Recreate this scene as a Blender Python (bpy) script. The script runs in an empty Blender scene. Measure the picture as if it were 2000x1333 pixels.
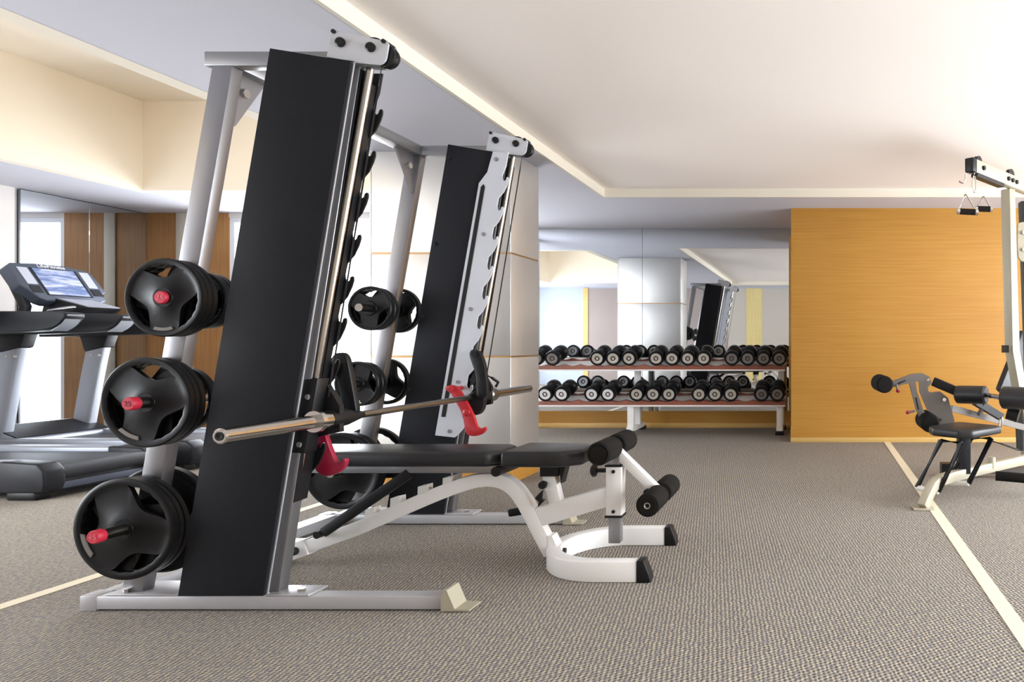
import bpy, bmesh, math, random
from mathutils import Vector, Matrix
random.seed(7)
sc = bpy.context.scene
COL = sc.collection
PI = math.pi

# ------------------------------------------------------------------ camera
F = 1333.33            # focal length in pixels of the 2000x1333 frame (24 mm, shifted lens)
VX, VY, CH = 1597.0, 672.0, 1.0
cam_d = bpy.data.cameras.new('camera'); cam = bpy.data.objects.new('camera', cam_d); COL.objects.link(cam)
cam.location = (0, 0, CH); cam.rotation_euler = (PI/2, 0, 0)
cam_d.sensor_width = 36; cam_d.lens = 24.0
cam_d.shift_x = (1000.0 - VX)/2000.0; cam_d.shift_y = (VY - 666.5)/2000.0
cam_d.clip_start = 0.02
sc.camera = cam

# ------------------------------------------------------------------ world, daylight, exposure
w = bpy.data.worlds.new('sky'); sc.world = w; w.use_nodes = True
bg = w.node_tree.nodes['Background']
bg.inputs['Color'].default_value = (0.90, 0.95, 1.0, 1); bg.inputs['Strength'].default_value = 12.0
vs = sc.view_settings
sc.display_settings.display_device = 'sRGB'
vs.view_transform = 'Standard'; vs.look = 'None'; vs.gamma = 1.0; vs.use_curve_mapping = False
vs.exposure = 0.46
sc.cycles.use_denoising = True
sc.cycles.max_bounces = 12; sc.cycles.diffuse_bounces = 7; sc.cycles.glossy_bounces = 6
sc.cycles.transparent_max_bounces = 12; sc.cycles.sample_clamp_indirect = 6.0
sc.cycles.caustics_reflective = False; sc.cycles.caustics_refractive = False

def portal(name, loc, rot, sx, sy):
    d = bpy.data.lights.new(name, 'AREA'); d.shape = 'RECTANGLE'; d.size = sx; d.size_y = sy
    d.cycles.is_portal = True
    o = bpy.data.objects.new(name, d); COL.objects.link(o); o.location = loc; o.rotation_euler = rot
    return o
portal('daylight_portal', (-5.0, 7.30, 1.2), (-PI/2, 0, 0), 2.4, 2.3)
portal('daylight_portal', (-3.85, 7.70, 1.2), (0, -PI/2, 0), 2.2, 0.9)
portal('daylight_portal', (4.72, 3.0, 1.22), (0, PI/2, 0), 2.3, 6.4)
portal('daylight_portal', (-7.20, 1.65, 1.22), (0, -PI/2, 0), 2.3, 3.2)

# ------------------------------------------------------------------ helpers
def P(px, py, Y):
    return ((px - VX)*Y/F, Y, CH - (py - VY)*Y/F)
def PX(px, Y): return (px - VX)*Y/F
def PZ(py, Y): return CH - (py - VY)*Y/F

def lin(c):
    c = c/255.0
    return c/12.92 if c <= 0.04045 else ((c + 0.055)/1.055)**2.4
def rgb(r, g, b): return (lin(r), lin(g), lin(b), 1.0)

def mat(name, col, rough=0.5, metal=0.0, spec=0.5, emit=None, estr=0.0, coat=0.0, nscale=0, namt=0.0, bump=0.0, bscale=200):
    m = bpy.data.materials.new(name); m.use_nodes = True
    nt = m.node_tree; b = nt.nodes['Principled BSDF']
    b.inputs['Base Color'].default_value = col; b.inputs['Roughness'].default_value = rough
    b.inputs['Metallic'].default_value = metal; b.inputs['Specular IOR Level'].default_value = spec
    b.inputs['Coat Weight'].default_value = coat
    if emit: b.inputs['Emission Color'].default_value = emit; b.inputs['Emission Strength'].default_value = estr
    if nscale:
        tc = nt.nodes.new('ShaderNodeTexCoord'); no = nt.nodes.new('ShaderNodeTexNoise')
        no.inputs['Scale'].default_value = nscale; no.inputs['Detail'].default_value = 4
        nt.links.new(tc.outputs['Object'], no.inputs['Vector'])
        mx = nt.nodes.new('ShaderNodeMix'); mx.data_type = 'RGBA'
        mx.inputs['A'].default_value = tuple(c*(1 - namt) for c in col[:3]) + (1,)
        mx.inputs['B'].default_value = tuple(min(1, c*(1 + namt)) for c in col[:3]) + (1,)
        nt.links.new(no.outputs['Fac'], mx.inputs['Factor']); nt.links.new(mx.outputs['Result'], b.inputs['Base Color'])
    if bump:
        tc = nt.nodes.new('ShaderNodeTexCoord'); no = nt.nodes.new('ShaderNodeTexNoise')
        no.inputs['Scale'].default_value = bscale; no.inputs['Detail'].default_value = 2
        nt.links.new(tc.outputs['Object'], no.inputs['Vector'])
        bp = nt.nodes.new('ShaderNodeBump'); bp.inputs['Strength'].default_value = bump; bp.inputs['Distance'].default_value = 0.002
        nt.links.new(no.outputs['Fac'], bp.inputs['Height']); nt.links.new(bp.outputs['Normal'], b.inputs['Normal'])
    return m

def mat_carpet():
    """flat loop carpet: staggered beige loops over a darker grey ground"""
    m = bpy.data.materials.new('carpet'); m.use_nodes = True; nt = m.node_tree; N = nt.nodes; L = nt.links
    b = N['Principled BSDF']; b.inputs['Roughness'].default_value = 0.95; b.inputs['Specular IOR Level'].default_value = 0.12
    def math_(op, a, c=None, v1=None):
        n = N.new('ShaderNodeMath'); n.operation = op
        for i, q in enumerate((a, c)):
            if q is None: continue
            if isinstance(q, (int, float)): n.inputs[i].default_value = q
            else: L.new(q, n.inputs[i])
        return n.outputs[0]
    tc = N.new('ShaderNodeTexCoord')
    nd = N.new('ShaderNodeTexNoise'); nd.inputs['Scale'].default_value = 30; nd.inputs['Detail'].default_value = 2
    L.new(tc.outputs['Object'], nd.inputs['Vector'])
    va = N.new('ShaderNodeVectorMath'); va.operation = 'MULTIPLY_ADD'; va.inputs[1].default_value = (0.014, 0.020, 0)
    rt = N.new('ShaderNodeMapping'); rt.inputs['Rotation'].default_value = (0, 0, 0.42); L.new(tc.outputs['Object'], rt.inputs['Vector'])
    L.new(nd.outputs['Color'], va.inputs[0]); L.new(rt.outputs['Vector'], va.inputs[2])
    sx = N.new('ShaderNodeSeparateXYZ'); L.new(va.outputs[0], sx.inputs[0])
    cx = math_('COSINE', math_('MULTIPLY', sx.outputs['X'], 2*PI/0.018)); cy = math_('COSINE', math_('MULTIPLY', sx.outputs['Y'], 2*PI/0.028))
    h = math_('ADD', math_('MULTIPLY', math_('MULTIPLY', cx, cy), 0.5), 0.5)
    r1 = N.new('ShaderNodeValToRGB'); e = r1.color_ramp.elements
    e[0].position = 0.22; e[0].color = rgb(84, 82, 82); e[1].position = 0.75; e[1].color = rgb(188, 177, 158)
    L.new(h, r1.inputs['Fac'])
    n2 = N.new('ShaderNodeTexNoise'); n2.inputs['Scale'].default_value = 55; n2.inputs['Detail'].default_value = 3
    L.new(tc.outputs['Object'], n2.inputs['Vector'])
    r2 = N.new('ShaderNodeValToRGB'); e = r2.color_ramp.elements
    e[0].position = 0.45; e[0].color = (0, 0, 0, 1); e[1].position = 0.62; e[1].color = (0.7, 0.7, 0.7, 1)
    L.new(n2.outputs['Fac'], r2.inputs['Fac'])
    mx = N.new('ShaderNodeMix'); mx.data_type = 'RGBA'; mx.inputs['B'].default_value = rgb(118, 118, 124)
    L.new(r2.outputs['Color'], mx.inputs['Factor']); L.new(r1.outputs['Color'], mx.inputs['A'])
    no = N.new('ShaderNodeTexNoise'); no.inputs['Scale'].default_value = 0.9; no.inputs['Detail'].default_value = 3
    L.new(tc.outputs['Object'], no.inputs['Vector'])
    mr = N.new('ShaderNodeMapRange'); mr.inputs['To Min'].default_value = 0.90; mr.inputs['To Max'].default_value = 1.10
    L.new(no.outputs['Fac'], mr.inputs['Value'])
    mm = N.new('ShaderNodeMix'); mm.data_type = 'RGBA'; mm.blend_type = 'MULTIPLY'; mm.inputs['Factor'].default_value = 1.0
    L.new(mx.outputs['Result'], mm.inputs['A']); L.new(mr.outputs['Result'], mm.inputs['B'])
    L.new(mm.outputs['Result'], b.inputs['Base Color'])
    bp = N.new('ShaderNodeBump'); bp.inputs['Strength'].default_value = 0.5; bp.inputs['Distance'].default_value = 0.004
    L.new(h, bp.inputs['Height']); L.new(bp.outputs['Normal'], b.inputs['Normal'])
    return m

def mat_wood(name, c1, c2, rough=0.42, axis='X'):
    m = bpy.data.materials.new(name); m.use_nodes = True; nt = m.node_tree; N = nt.nodes; L = nt.links
    b = N['Principled BSDF']; b.inputs['Roughness'].default_value = rough; b.inputs['Specular IOR Level'].default_value = 0.4
    tc = N.new('ShaderNodeTexCoord'); mp = N.new('ShaderNodeMapping')
    mp.inputs['Scale'].default_value = (0.7, 8, 26) if axis == 'X' else (26, 26, 0.7)
    L.new(tc.outputs['Object'], mp.inputs['Vector'])
    no = N.new('ShaderNodeTexNoise'); no.inputs['Scale'].default_value = 2.2; no.inputs['Detail'].default_value = 6; no.inputs['Roughness'].default_value = 0.6
    L.new(mp.outputs['Vector'], no.inputs['Vector'])
    mp2 = N.new('ShaderNodeMapping'); mp2.inputs['Scale'].default_value = (0.35, 1, 1.6)
    L.new(tc.outputs['Object'], mp2.inputs['Vector'])
    n2 = N.new('ShaderNodeTexNoise'); n2.inputs['Scale'].default_value = 1.4; n2.inputs['Detail'].default_value = 2
    L.new(mp2.outputs['Vector'], n2.inputs['Vector'])
    ad = N.new('ShaderNodeMath'); ad.operation = 'ADD'; L.new(no.outputs['Fac'], ad.inputs[0])
    sb = N.new('ShaderNodeMath'); sb.operation = 'MULTIPLY_ADD'; sb.inputs[1].default_value = 0.5; sb.inputs[2].default_value = -0.25
    L.new(n2.outputs['Fac'], sb.inputs[0]); L.new(sb.outputs[0], ad.inputs[1])
    r = N.new('ShaderNodeValToRGB'); e = r.color_ramp.elements
    e[0].position = 0.3; e[0].color = c1; e[1].position = 0.7; e[1].color = c2
    L.new(ad.outputs[0], r.inputs['Fac']); L.new(r.outputs['Color'], b.inputs['Base Color'])
    return m

def mat_brushed(name, col, rough=0.34, metal=1.0, stretch=(60, 60, 1.5)):
    m = bpy.data.materials.new(name); m.use_nodes = True; nt = m.node_tree; N = nt.nodes; L = nt.links
    b = N['Principled BSDF']; b.inputs['Metallic'].default_value = metal; b.inputs['Base Color'].default_value = col
    tc = N.new('ShaderNodeTexCoord'); mp = N.new('ShaderNodeMapping'); mp.inputs['Scale'].default_value = stretch
    L.new(tc.outputs['Object'], mp.inputs['Vector'])
    no = N.new('ShaderNodeTexNoise'); no.inputs['Scale'].default_value = 3; no.inputs['Detail'].default_value = 3
    L.new(mp.outputs['Vector'], no.inputs['Vector'])
    mr = N.new('ShaderNodeMapRange'); mr.inputs['To Min'].default_value = rough - 0.06; mr.inputs['To Max'].default_value = rough + 0.08
    L.new(no.outputs['Fac'], mr.inputs['Value']); L.new(mr.outputs['Result'], b.inputs['Roughness'])
    # gentle large-scale waviness of thin sheet metal
    n2 = N.new('ShaderNodeTexNoise'); n2.inputs['Scale'].default_value = 2.2; n2.inputs['Detail'].default_value = 1
    L.new(tc.outputs['Object'], n2.inputs['Vector'])
    bp = N.new('ShaderNodeBump'); bp.inputs['Strength'].default_value = 0.25; bp.inputs['Distance'].default_value = 0.03
    L.new(n2.outputs['Fac'], bp.inputs['Height']); L.new(bp.outputs['Normal'], b.inputs['Normal'])
    return m

def mat_pane():
    m = bpy.data.materials.new('window_glass'); m.use_nodes = True; nt = m.node_tree; N = nt.nodes; L = nt.links
    N.remove(N['Principled BSDF']); out = N['Material Output']
    tr = N.new('ShaderNodeBsdfTransparent'); gl = N.new('ShaderNodeBsdfGlossy'); gl.inputs['Roughness'].default_value = 0.02
    mx = N.new('ShaderNodeMixShader'); mx.inputs['Fac'].default_value = 0.05
    L.new(tr.outputs[0], mx.inputs[1]); L.new(gl.outputs[0], mx.inputs[2]); L.new(mx.outputs[0], out.inputs['Surface'])
    return m

def mat_screen():
    m = bpy.data.materials.new('console_screen'); m.use_nodes = True; nt = m.node_tree; N = nt.nodes; L = nt.links
    b = N['Principled BSDF']; b.inputs['Roughness'].default_value = 0.2
    tc = N.new('ShaderNodeTexCoord'); mp = N.new('ShaderNodeMapping'); mp.inputs['Scale'].default_value = (2, 2, 9)
    L.new(tc.outputs['Generated'], mp.inputs['Vector'])
    no = N.new('ShaderNodeTexNoise'); no.inputs['Scale'].default_value = 0.9; no.inputs['Detail'].default_value = 3
    L.new(mp.outputs['Vector'], no.inputs['Vector'])
    r = N.new('ShaderNodeValToRGB'); e = r.color_ramp.elements
    e[0].position = 0.38; e[0].color = rgb(90, 108, 150); e[1].position = 0.62; e[1].color = rgb(178, 184, 212)
    L.new(no.outputs['Fac'], r.inputs['Fac']); L.new(r.outputs['Color'], b.inputs['Base Color'])
    L.new(r.outputs['Color'], b.inputs['Emission Color']); b.inputs['Emission Strength'].default_value = 0.25
    return m

M = {}
M['carpet'] = mat_carpet()
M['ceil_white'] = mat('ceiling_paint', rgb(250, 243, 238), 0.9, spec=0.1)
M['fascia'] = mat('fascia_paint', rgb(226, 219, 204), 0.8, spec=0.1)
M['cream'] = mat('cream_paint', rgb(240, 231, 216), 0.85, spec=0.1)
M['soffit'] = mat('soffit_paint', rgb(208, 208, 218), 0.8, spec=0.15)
M['wall'] = mat('wall_paint', rgb(226, 220, 216), 0.75, spec=0.2)
M['mauve'] = mat('mauve_panel', rgb(150, 136, 130), 0.4, nscale=3, namt=0.06)
M['orange'] = mat_wood('orange_veneer', rgb(170, 119, 44), rgb(184, 135, 58))
M['orange_light'] = mat_wood('pale_skirting_veneer', rgb(204, 164, 94), rgb(220, 184, 116))
M['brown'] = mat_wood('brown_veneer', rgb(150, 104, 58), rgb(178, 130, 78), axis='Z')
M['yellow'] = mat_wood('straw_veneer', rgb(200, 178, 112), rgb(222, 204, 146), axis='Z')
M['trim'] = mat('pale_trim', rgb(214, 206, 190), 0.5)
M['mirror'] = mat('mirror_silver', (0.72, 0.75, 0.78, 1), 0.012, 1.0)
M['mirror_edge'] = mat('mirror_edge', rgb(60, 66, 74), 0.3)
M['column'] = mat_brushed('brushed_column_steel', (0.66, 0.635, 0.605, 1), 0.47, 0.88)
M['copper'] = mat('copper_joint', rgb(186, 146, 100), 0.35, 0.8)
M['stripe'] = mat('cream_tape', rgb(226, 216, 190), 0.7, nscale=8, namt=0.05)
M['steel'] = mat_brushed('satin_steel_paint', (0.34, 0.34, 0.355, 1), 0.36, 0.85)
M['steel_light'] = mat('silver_powder_coat', rgb(186, 185, 188), 0.42, 0.35)
M['chrome'] = mat('polished_chrome', (0.62, 0.60, 0.57, 1), 0.16, 1.0)
M['rod'] = mat('bronzed_guide_rod', (0.44, 0.41, 0.37, 1), 0.2, 1.0)
M['barsteel'] = mat('dark_bar_steel', (0.32, 0.30, 0.27, 1), 0.28, 1.0)
M['panel'] = mat('black_leatherette_panel', rgb(37, 38, 42), 0.6, spec=0.08, nscale=60, namt=0.12, bump=0.25, bscale=500)
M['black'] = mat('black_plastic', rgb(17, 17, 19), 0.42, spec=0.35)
M['rubber'] = mat('black_rubber', rgb(15, 15, 17), 0.36, spec=0.22, bump=0.1, bscale=300)
M['rubber_text'] = mat('raised_rubber_band', rgb(120, 114, 108), 0.45)
M['foam'] = mat('black_foam', rgb(28, 26, 24), 0.85, spec=0.12, bump=0.4, bscale=400)
M['vinyl'] = mat('black_vinyl', rgb(30, 30, 33), 0.38, spec=0.5, bump=0.15, bscale=600)
M['white'] = mat('white_powder_coat', rgb(238, 236, 234), 0.35)
M['hook_white'] = mat('pale_grey_plate', rgb(206, 210, 218), 0.4, 0.25)
M['red'] = mat('red_plastic', rgb(176, 34, 42), 0.35)
M['crimson'] = mat('crimson_plastic', rgb(150, 24, 56), 0.32)
M['cap_red'] = mat('red_cap_plastic', rgb(206, 42, 66), 0.45)
M['cap_dark'] = mat('cap_numeral', rgb(120, 14, 40), 0.5)
M['cap_pink'] = mat('cap_numeral_pink', rgb(232, 120, 138), 0.5)
M['wood_lip'] = mat('reddish_brown_rail', rgb(140, 78, 58), 0.4, spec=0.6, nscale=20, namt=0.2)
M['disc'] = mat('grey_dumbbell_disc', rgb(196, 190, 180), 0.35, 0.4)
M['disc_white'] = mat('white_dumbbell_disc', rgb(228, 226, 228), 0.35, 0.2)
M['disc_dark'] = mat('dark_grey_dumbbell_disc', rgb(128, 124, 122), 0.4, 0.4)
M['bolt_brown'] = mat('dumbbell_bolt', rgb(62, 44, 38), 0.4, 0.5)
M['beige_metal'] = mat('beige_powder_coat', rgb(172, 165, 145), 0.45, 0.1)
M['grey_metal'] = mat('grey_powder_coat', rgb(108, 102, 98), 0.45, 0.3)
M['tm_grey'] = mat('treadmill_grey', rgb(78, 86, 102), 0.42, 0.1)
M['tm_dark'] = mat('treadmill_dark', rgb(30, 31, 36), 0.45, spec=0.3)
M['tm_silver'] = mat('treadmill_silver', rgb(168, 173, 184), 0.38, 0.3)
M['tm_light'] = mat('treadmill_keypad', rgb(184, 188, 202), 0.4)
M['belt'] = mat('treadmill_belt', rgb(44, 46, 52), 0.55, nscale=150, namt=0.2)
M['screen'] = mat_screen()
M['text_white'] = mat('white_print', rgb(235, 235, 240), 0.5)
M['text_grey'] = mat('grey_print', rgb(120, 122, 130), 0.5)
M['pane'] = mat_pane()
M['frame_white'] = mat('window_frame', rgb(232, 234, 238), 0.4)
M['led'] = mat('led_lens', (1, 0.93, 0.82, 1), 0.5, emit=(1.0, 0.90, 0.76, 1), estr=7.0)
M['lamp'] = mat('downlight_lens', (1, 0.96, 0.9, 1), 0.5, emit=(1.0, 0.95, 0.88, 1), estr=7.0)

# --- mesh building (all in world coordinates; obj() shifts them to the parent's base)
def B(): return bmesh.new()
def box(bm, x0, x1, y0, y1, z0, z1, T=None):
    vs_ = [bm.verts.new(v) for v in [(x0,y0,z0),(x1,y0,z0),(x1,y1,z0),(x0,y1,z0),(x0,y0,z1),(x1,y0,z1),(x1,y1,z1),(x0,y1,z1)]]
    for f in [(0,3,2,1),(4,5,6,7),(0,1,5,4),(1,2,6,5),(2,3,7,6),(3,0,4,7)]: bm.faces.new([vs_[i] for i in f])
    if T is not None:
        for v in vs_: v.co = T @ v.co
    return bm
def prism(bm, pts, a0, a1, axis='Y'):
    """2D polygon extruded: axis Y -> pts are (x,z); axis X -> (y,z); axis Z -> (x,y)"""
    def mk(p, a):
        return {'Y': (p[0], a, p[1]), 'X': (a, p[0], p[1]), 'Z': (p[0], p[1], a)}[axis]
    A = [bm.verts.new(mk(p, a0)) for p in pts]; C = [bm.verts.new(mk(p, a1)) for p in pts]
    n = len(pts)
    bm.faces.new(A); bm.faces.new(C[::-1])
    for i in range(n): bm.faces.new([A[i], C[i], C[(i+1) % n], A[(i+1) % n]])
    return bm
def thick(pts, w):
    """mitred thick polyline -> polygon"""
    n = len(pts); L, R = [], []
    for i in range(n):
        d0 = Vector(pts[i]) - Vector(pts[i-1]) if i > 0 else Vector(pts[1]) - Vector(pts[0])
        d1 = Vector(pts[i+1]) - Vector(pts[i]) if i < n-1 else d0
        d0 = d0.normalized(); d1 = d1.normalized()
        n0 = Vector((-d0.y, d0.x)); n1 = Vector((-d1.y, d1.x)); m = (n0 + n1).normalized()
        k = w/2/max(0.3, m.dot(n0))
        p = Vector(pts[i]); L.append(tuple(p + m*k)); R.append(tuple(p - m*k))
    return L + R[::-1]
def strip(bm, pts, w, a0, a1, axis='Y'):
    """thick polyline extruded, built as quads so that curved runs stay clean"""
    poly = thick(pts, w); n = len(pts); L = poly[:n]; R = poly[n:][::-1]
    def mk(p, a): return {'Y': (p[0], a, p[1]), 'X': (a, p[0], p[1]), 'Z': (p[0], p[1], a)}[axis]
    V = [[bm.verts.new(mk(q, a)) for q, a in ((L[i], a0), (R[i], a0), (R[i], a1), (L[i], a1))] for i in range(n)]
    for i in range(n-1):
        for k in range(4): bm.faces.new([V[i][k], V[i][(k+1) % 4], V[i+1][(k+1) % 4], V[i+1][k]])
    bm.faces.new(V[0][::-1]); bm.faces.new(V[-1])
    return bm
def frame_of(d):
    d = Vector(d).normalized(); u = Vector((0, 0, 1)) if abs(d.z) < 0.95 else Vector((1, 0, 0))
    a = d.cross(u).normalized(); b = a.cross(d).normalized(); return d, a, b
def cyl(bm, p0, p1, r0, r1=None, n=24, cap=True):
    r1 = r0 if r1 is None else r1; p0 = Vector(p0); p1 = Vector(p1); d, a, b = frame_of(p1 - p0)
    A = [bm.verts.new(p0 + (a*math.cos(t) + b*math.sin(t))*r0) for t in [2*PI*i/n for i in range(n)]]
    C = [bm.verts.new(p1 + (a*math.cos(t) + b*math.sin(t))*r1) for t in [2*PI*i/n for i in range(n)]]
    for i in range(n): bm.faces.new([A[i], A[(i+1) % n], C[(i+1) % n], C[i]])
    if cap: bm.faces.new(A[::-1]); bm.faces.new(C)
    return bm
def lathe(bm, p0, d, prof, n=32):
    """prof: list of (distance along d, radius)"""
    p0 = Vector(p0); d, a, b = frame_of(d); rings = []
    for s, r in prof:
        if r < 1e-6: rings.append([bm.verts.new(p0 + d*s)])
        else: rings.append([bm.verts.new(p0 + d*s + (a*math.cos(2*PI*i/n) + b*math.sin(2*PI*i/n))*r) for i in range(n)])
    for A, C in zip(rings[:-1], rings[1:]):
        for i in range(n):
            j = (i+1) % n
            if len(A) == 1 and len(C) == 1: continue
            if len(A) == 1: bm.faces.new([A[0], C[j], C[i]])
            elif len(C) == 1: bm.faces.new([A[i], A[j], C[0]])
            else: bm.faces.new([A[i], A[j], C[j], C[i]])
    if len(rings[0]) > 1: bm.faces.new(rings[0][::-1])
    if len(rings[-1]) > 1: bm.faces.new(rings[-1])
    return bm
def tube(bm, pts, r, n=12):
    pts = [Vector(p) for p in pts]; rings = []; prev = None
    for i, p in enumerate(pts):
        t = (pts[min(i+1, len(pts)-1)] - pts[max(i-1, 0)]).normalized()
        if prev is None: _, a, b = frame_of(t)
        else:
            a = (prev - t*prev.dot(t)).normalized(); b = t.cross(a).normalized()
        prev = a
        rings.append([bm.verts.new(p + (a*math.cos(2*PI*k/n) + b*math.sin(2*PI*k/n))*r) for k in range(n)])
    for A, C in zip(rings[:-1], rings[1:]):
        for i in range(n): bm.faces.new([A[i], A[(i+1) % n], C[(i+1) % n], C[i]])
    bm.faces.new(rings[0][::-1]); bm.faces.new(rings[-1])
    return bm
def beam(bm, p0, p1, w, h, up=(0, 0, 1)):
    p0 = Vector(p0); p1 = Vector(p1); d = (p1 - p0).normalized(); u = Vector(up)
    a = d.cross(u).normalized(); b = a.cross(d).normalized()
    V = [[bm.verts.new(p + a*sa*w/2 + b*sb*h/2) for sa, sb in ((-1,-1),(1,-1),(1,1),(-1,1))] for p in (p0, p1)]
    for k in range(4): bm.faces.new([V[0][k], V[0][(k+1) % 4], V[1][(k+1) % 4], V[1][k]])
    bm.faces.new(V[0][::-1]); bm.faces.new(V[1])
    return bm
def arc(c, r, a0, a1, n=12):
    return [(c[0] + r*math.cos(a0 + (a1-a0)*i/n), c[1] + r*math.sin(a0 + (a1-a0)*i/n)) for i in range(n+1)]
def smooth_pts(pts, it=2):
    """Chaikin corner cutting of an open path"""
    for _ in range(it):
        q = [pts[0]]
        for a, b in zip(pts[:-1], pts[1:]):
            a = Vector(a); b = Vector(b); q += [tuple(a*0.75 + b*0.25), tuple(a*0.25 + b*0.75)]
        q.append(pts[-1]); pts = q
    return pts
def smooth_poly(pts, it=2):
    for _ in range(it):
        q = []
        for i in range(len(pts)):
            a = Vector(pts[i]); b = Vector(pts[(i+1) % len(pts)]); q += [tuple(a*0.75 + b*0.25), tuple(a*0.25 + b*0.75)]
        pts = q
    return pts
def pxpoly(pts, Y): return [(PX(x, Y), PZ(y, Y)) for x, y in pts]

def world_base(p):
    v = Vector((0, 0, 0))
    while p is not None: v += p.location; p = p.parent
    return v
def obj(name, bm, m, parent=None, bev=0.0, seg=2, ang=35, local=False):
    bmesh.ops.recalc_face_normals(bm, faces=bm.faces)
    if bev:
        es = [e for e in bm.edges if len(e.link_faces) == 2 and e.calc_face_angle(0) > math.radians(ang)]
        bmesh.ops.bevel(bm, geom=es, offset=bev, segments=seg, profile=0.5, affect='EDGES', clamp_overlap=True)
    if parent is not None and not local:
        bmesh.ops.translate(bm, verts=bm.verts, vec=-world_base(parent))
    me = bpy.data.meshes.new(name); bm.to_mesh(me); bm.free()
    for p in me.polygons: p.use_smooth = True
    me.set_sharp_from_angle(angle=math.radians(32))
    me.materials.append(M[m])
    o = bpy.data.objects.new(name, me); COL.objects.link(o)
    if parent is not None: o.parent = parent
    return o
def tag(o, label=None, cat=None, group=None, kind=None):
    if label: o['label'] = label
    if cat: o['category'] = cat
    if group: o['group'] = group
    if kind: o['kind'] = kind
    return o
def thing(name, loc, label=None, cat=None, group=None, kind=None):
    o = bpy.data.objects.new(name, None); COL.objects.link(o); o.location = loc; o.empty_display_size = 0.1
    return tag(o, label, cat, group, kind)
def part_label(o, s): o['label'] = s; return o
def copy_tree(o, parent=None):
    c = o.copy(); COL.objects.link(c)
    if parent is not None: c.parent = parent
    for ch in list(o.children): copy_tree(ch, c)
    return c
def text(name, body, size, m, parent, origin, xdir, ydir, depth=0.0012, align='CENTER'):
    cu = bpy.data.curves.new('tmp', 'FONT'); cu.body = body; cu.size = size; cu.extrude = depth/2
    cu.align_x = align; cu.align_y = 'CENTER'; cu.resolution_u = 3
    t = bpy.data.objects.new('tmp', cu); COL.objects.link(t)
    bpy.context.view_layer.update()
    me = bpy.data.meshes.new_from_object(t.evaluated_get(bpy.context.evaluated_depsgraph_get()))
    bpy.data.objects.remove(t); bpy.data.curves.remove(cu)
    x = Vector(xdir).normalized(); y = Vector(ydir).normalized(); z = x.cross(y)
    base = world_base(parent)
    T = Matrix.Translation(Vector(origin) - base) @ Matrix((x, y, z)).transposed().to_4x4()
    me.transform(T); me.materials.clear(); me.materials.append(M[m]); me.name = name
    o = bpy.data.objects.new(name, me); COL.objects.link(o); o.parent = parent
    return o

# ================================================================== SETTING
ZS = 2.38                    # soffit height
ZT = 2.457                   # top of the lip round the tray
ZR = 3.18                    # deep recess ceiling
XL, XR, YF, YB = -7.08, 4.6, -0.45, 8.15
YW = 7.19                    # window wall on the left
XC = -3.80                   # return wall between window wall and the mirror wall
T1 = (-2.005, 3.7, 0.30, 6.41)      # tray opening
T2 = (-6.06, -3.45, 0.85, 6.13)     # deep recess opening

fl = obj('floor', box(B(), XL-0.15, XR+0.15, YF-0.15, YB+0.15, -0.1, 0), 'carpet'); tag(fl, 'grey and beige flecked loop carpet across the gym', kind='structure')
for x, wd in ((0.704, 0.064), (-3.10, 0.060)):
    s = obj('floor_stripe', box(B(), x-wd/2, x+wd/2, YF, (6.94 if x > 0 else 7.1), 0, 0.003), 'stripe', fl)

ce = thing('ceiling', (0, 0, ZS), 'lavender grey dropped soffit around a pale tray ceiling', kind='structure')
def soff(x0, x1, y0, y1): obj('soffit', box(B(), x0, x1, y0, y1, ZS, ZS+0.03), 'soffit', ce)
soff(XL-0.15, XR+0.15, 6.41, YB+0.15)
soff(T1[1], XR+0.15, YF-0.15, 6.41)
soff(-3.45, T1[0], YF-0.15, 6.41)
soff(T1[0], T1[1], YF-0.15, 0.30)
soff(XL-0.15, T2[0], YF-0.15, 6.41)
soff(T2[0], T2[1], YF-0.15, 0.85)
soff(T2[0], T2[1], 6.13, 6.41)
obj('tray_ceiling', box(B(), T1[0]-0.02, T1[1]+0.02, 0.28, 6.43, ZT, ZT+0.1), 'ceil_white', ce)
b = B()
for (x0, x1, y0, y1) in ((T1[0]-0.02, T1[0]+0.004, 0.30, 6.41), (T1[1]-0.004, T1[1]+0.02, 0.30, 6.41), (T1[0]-0.02, T1[1]+0.02, 6.406, 6.43), (T1[0]-0.02, T1[1]+0.02, 0.28, 0.304)):
    box(b, x0, x1, y0, y1, ZS-0.002, ZT+0.002)
obj('tray_fascia', b, 'fascia', ce)
obj('recess_ceiling', box(B(), T2[0]-0.1, T2[1]+0.1, T2[2]-0.1, T2[3]+0.1, ZR, ZR+0.1), 'cream', ce)
b = B()
e = 0.004
box(b, T2[0]-0.1, T2[0]+e, T2[2]-0.1, T2[3]+0.1, ZS-0.002, ZR); box(b, T2[1]-e, T2[1]+0.1, T2[2]-0.1, T2[3]+0.1, ZS-0.002, ZR)
box(b, T2[0]+e, T2[1]-e, T2[3]-e, T2[3]+0.1, ZS-0.002, ZR); box(b, T2[0]+e, T2[1]-e, T2[2]-0.1, T2[2]+e, ZS-0.002, ZR)
obj('recess_fascia', b, 'cream', ce)

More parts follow.
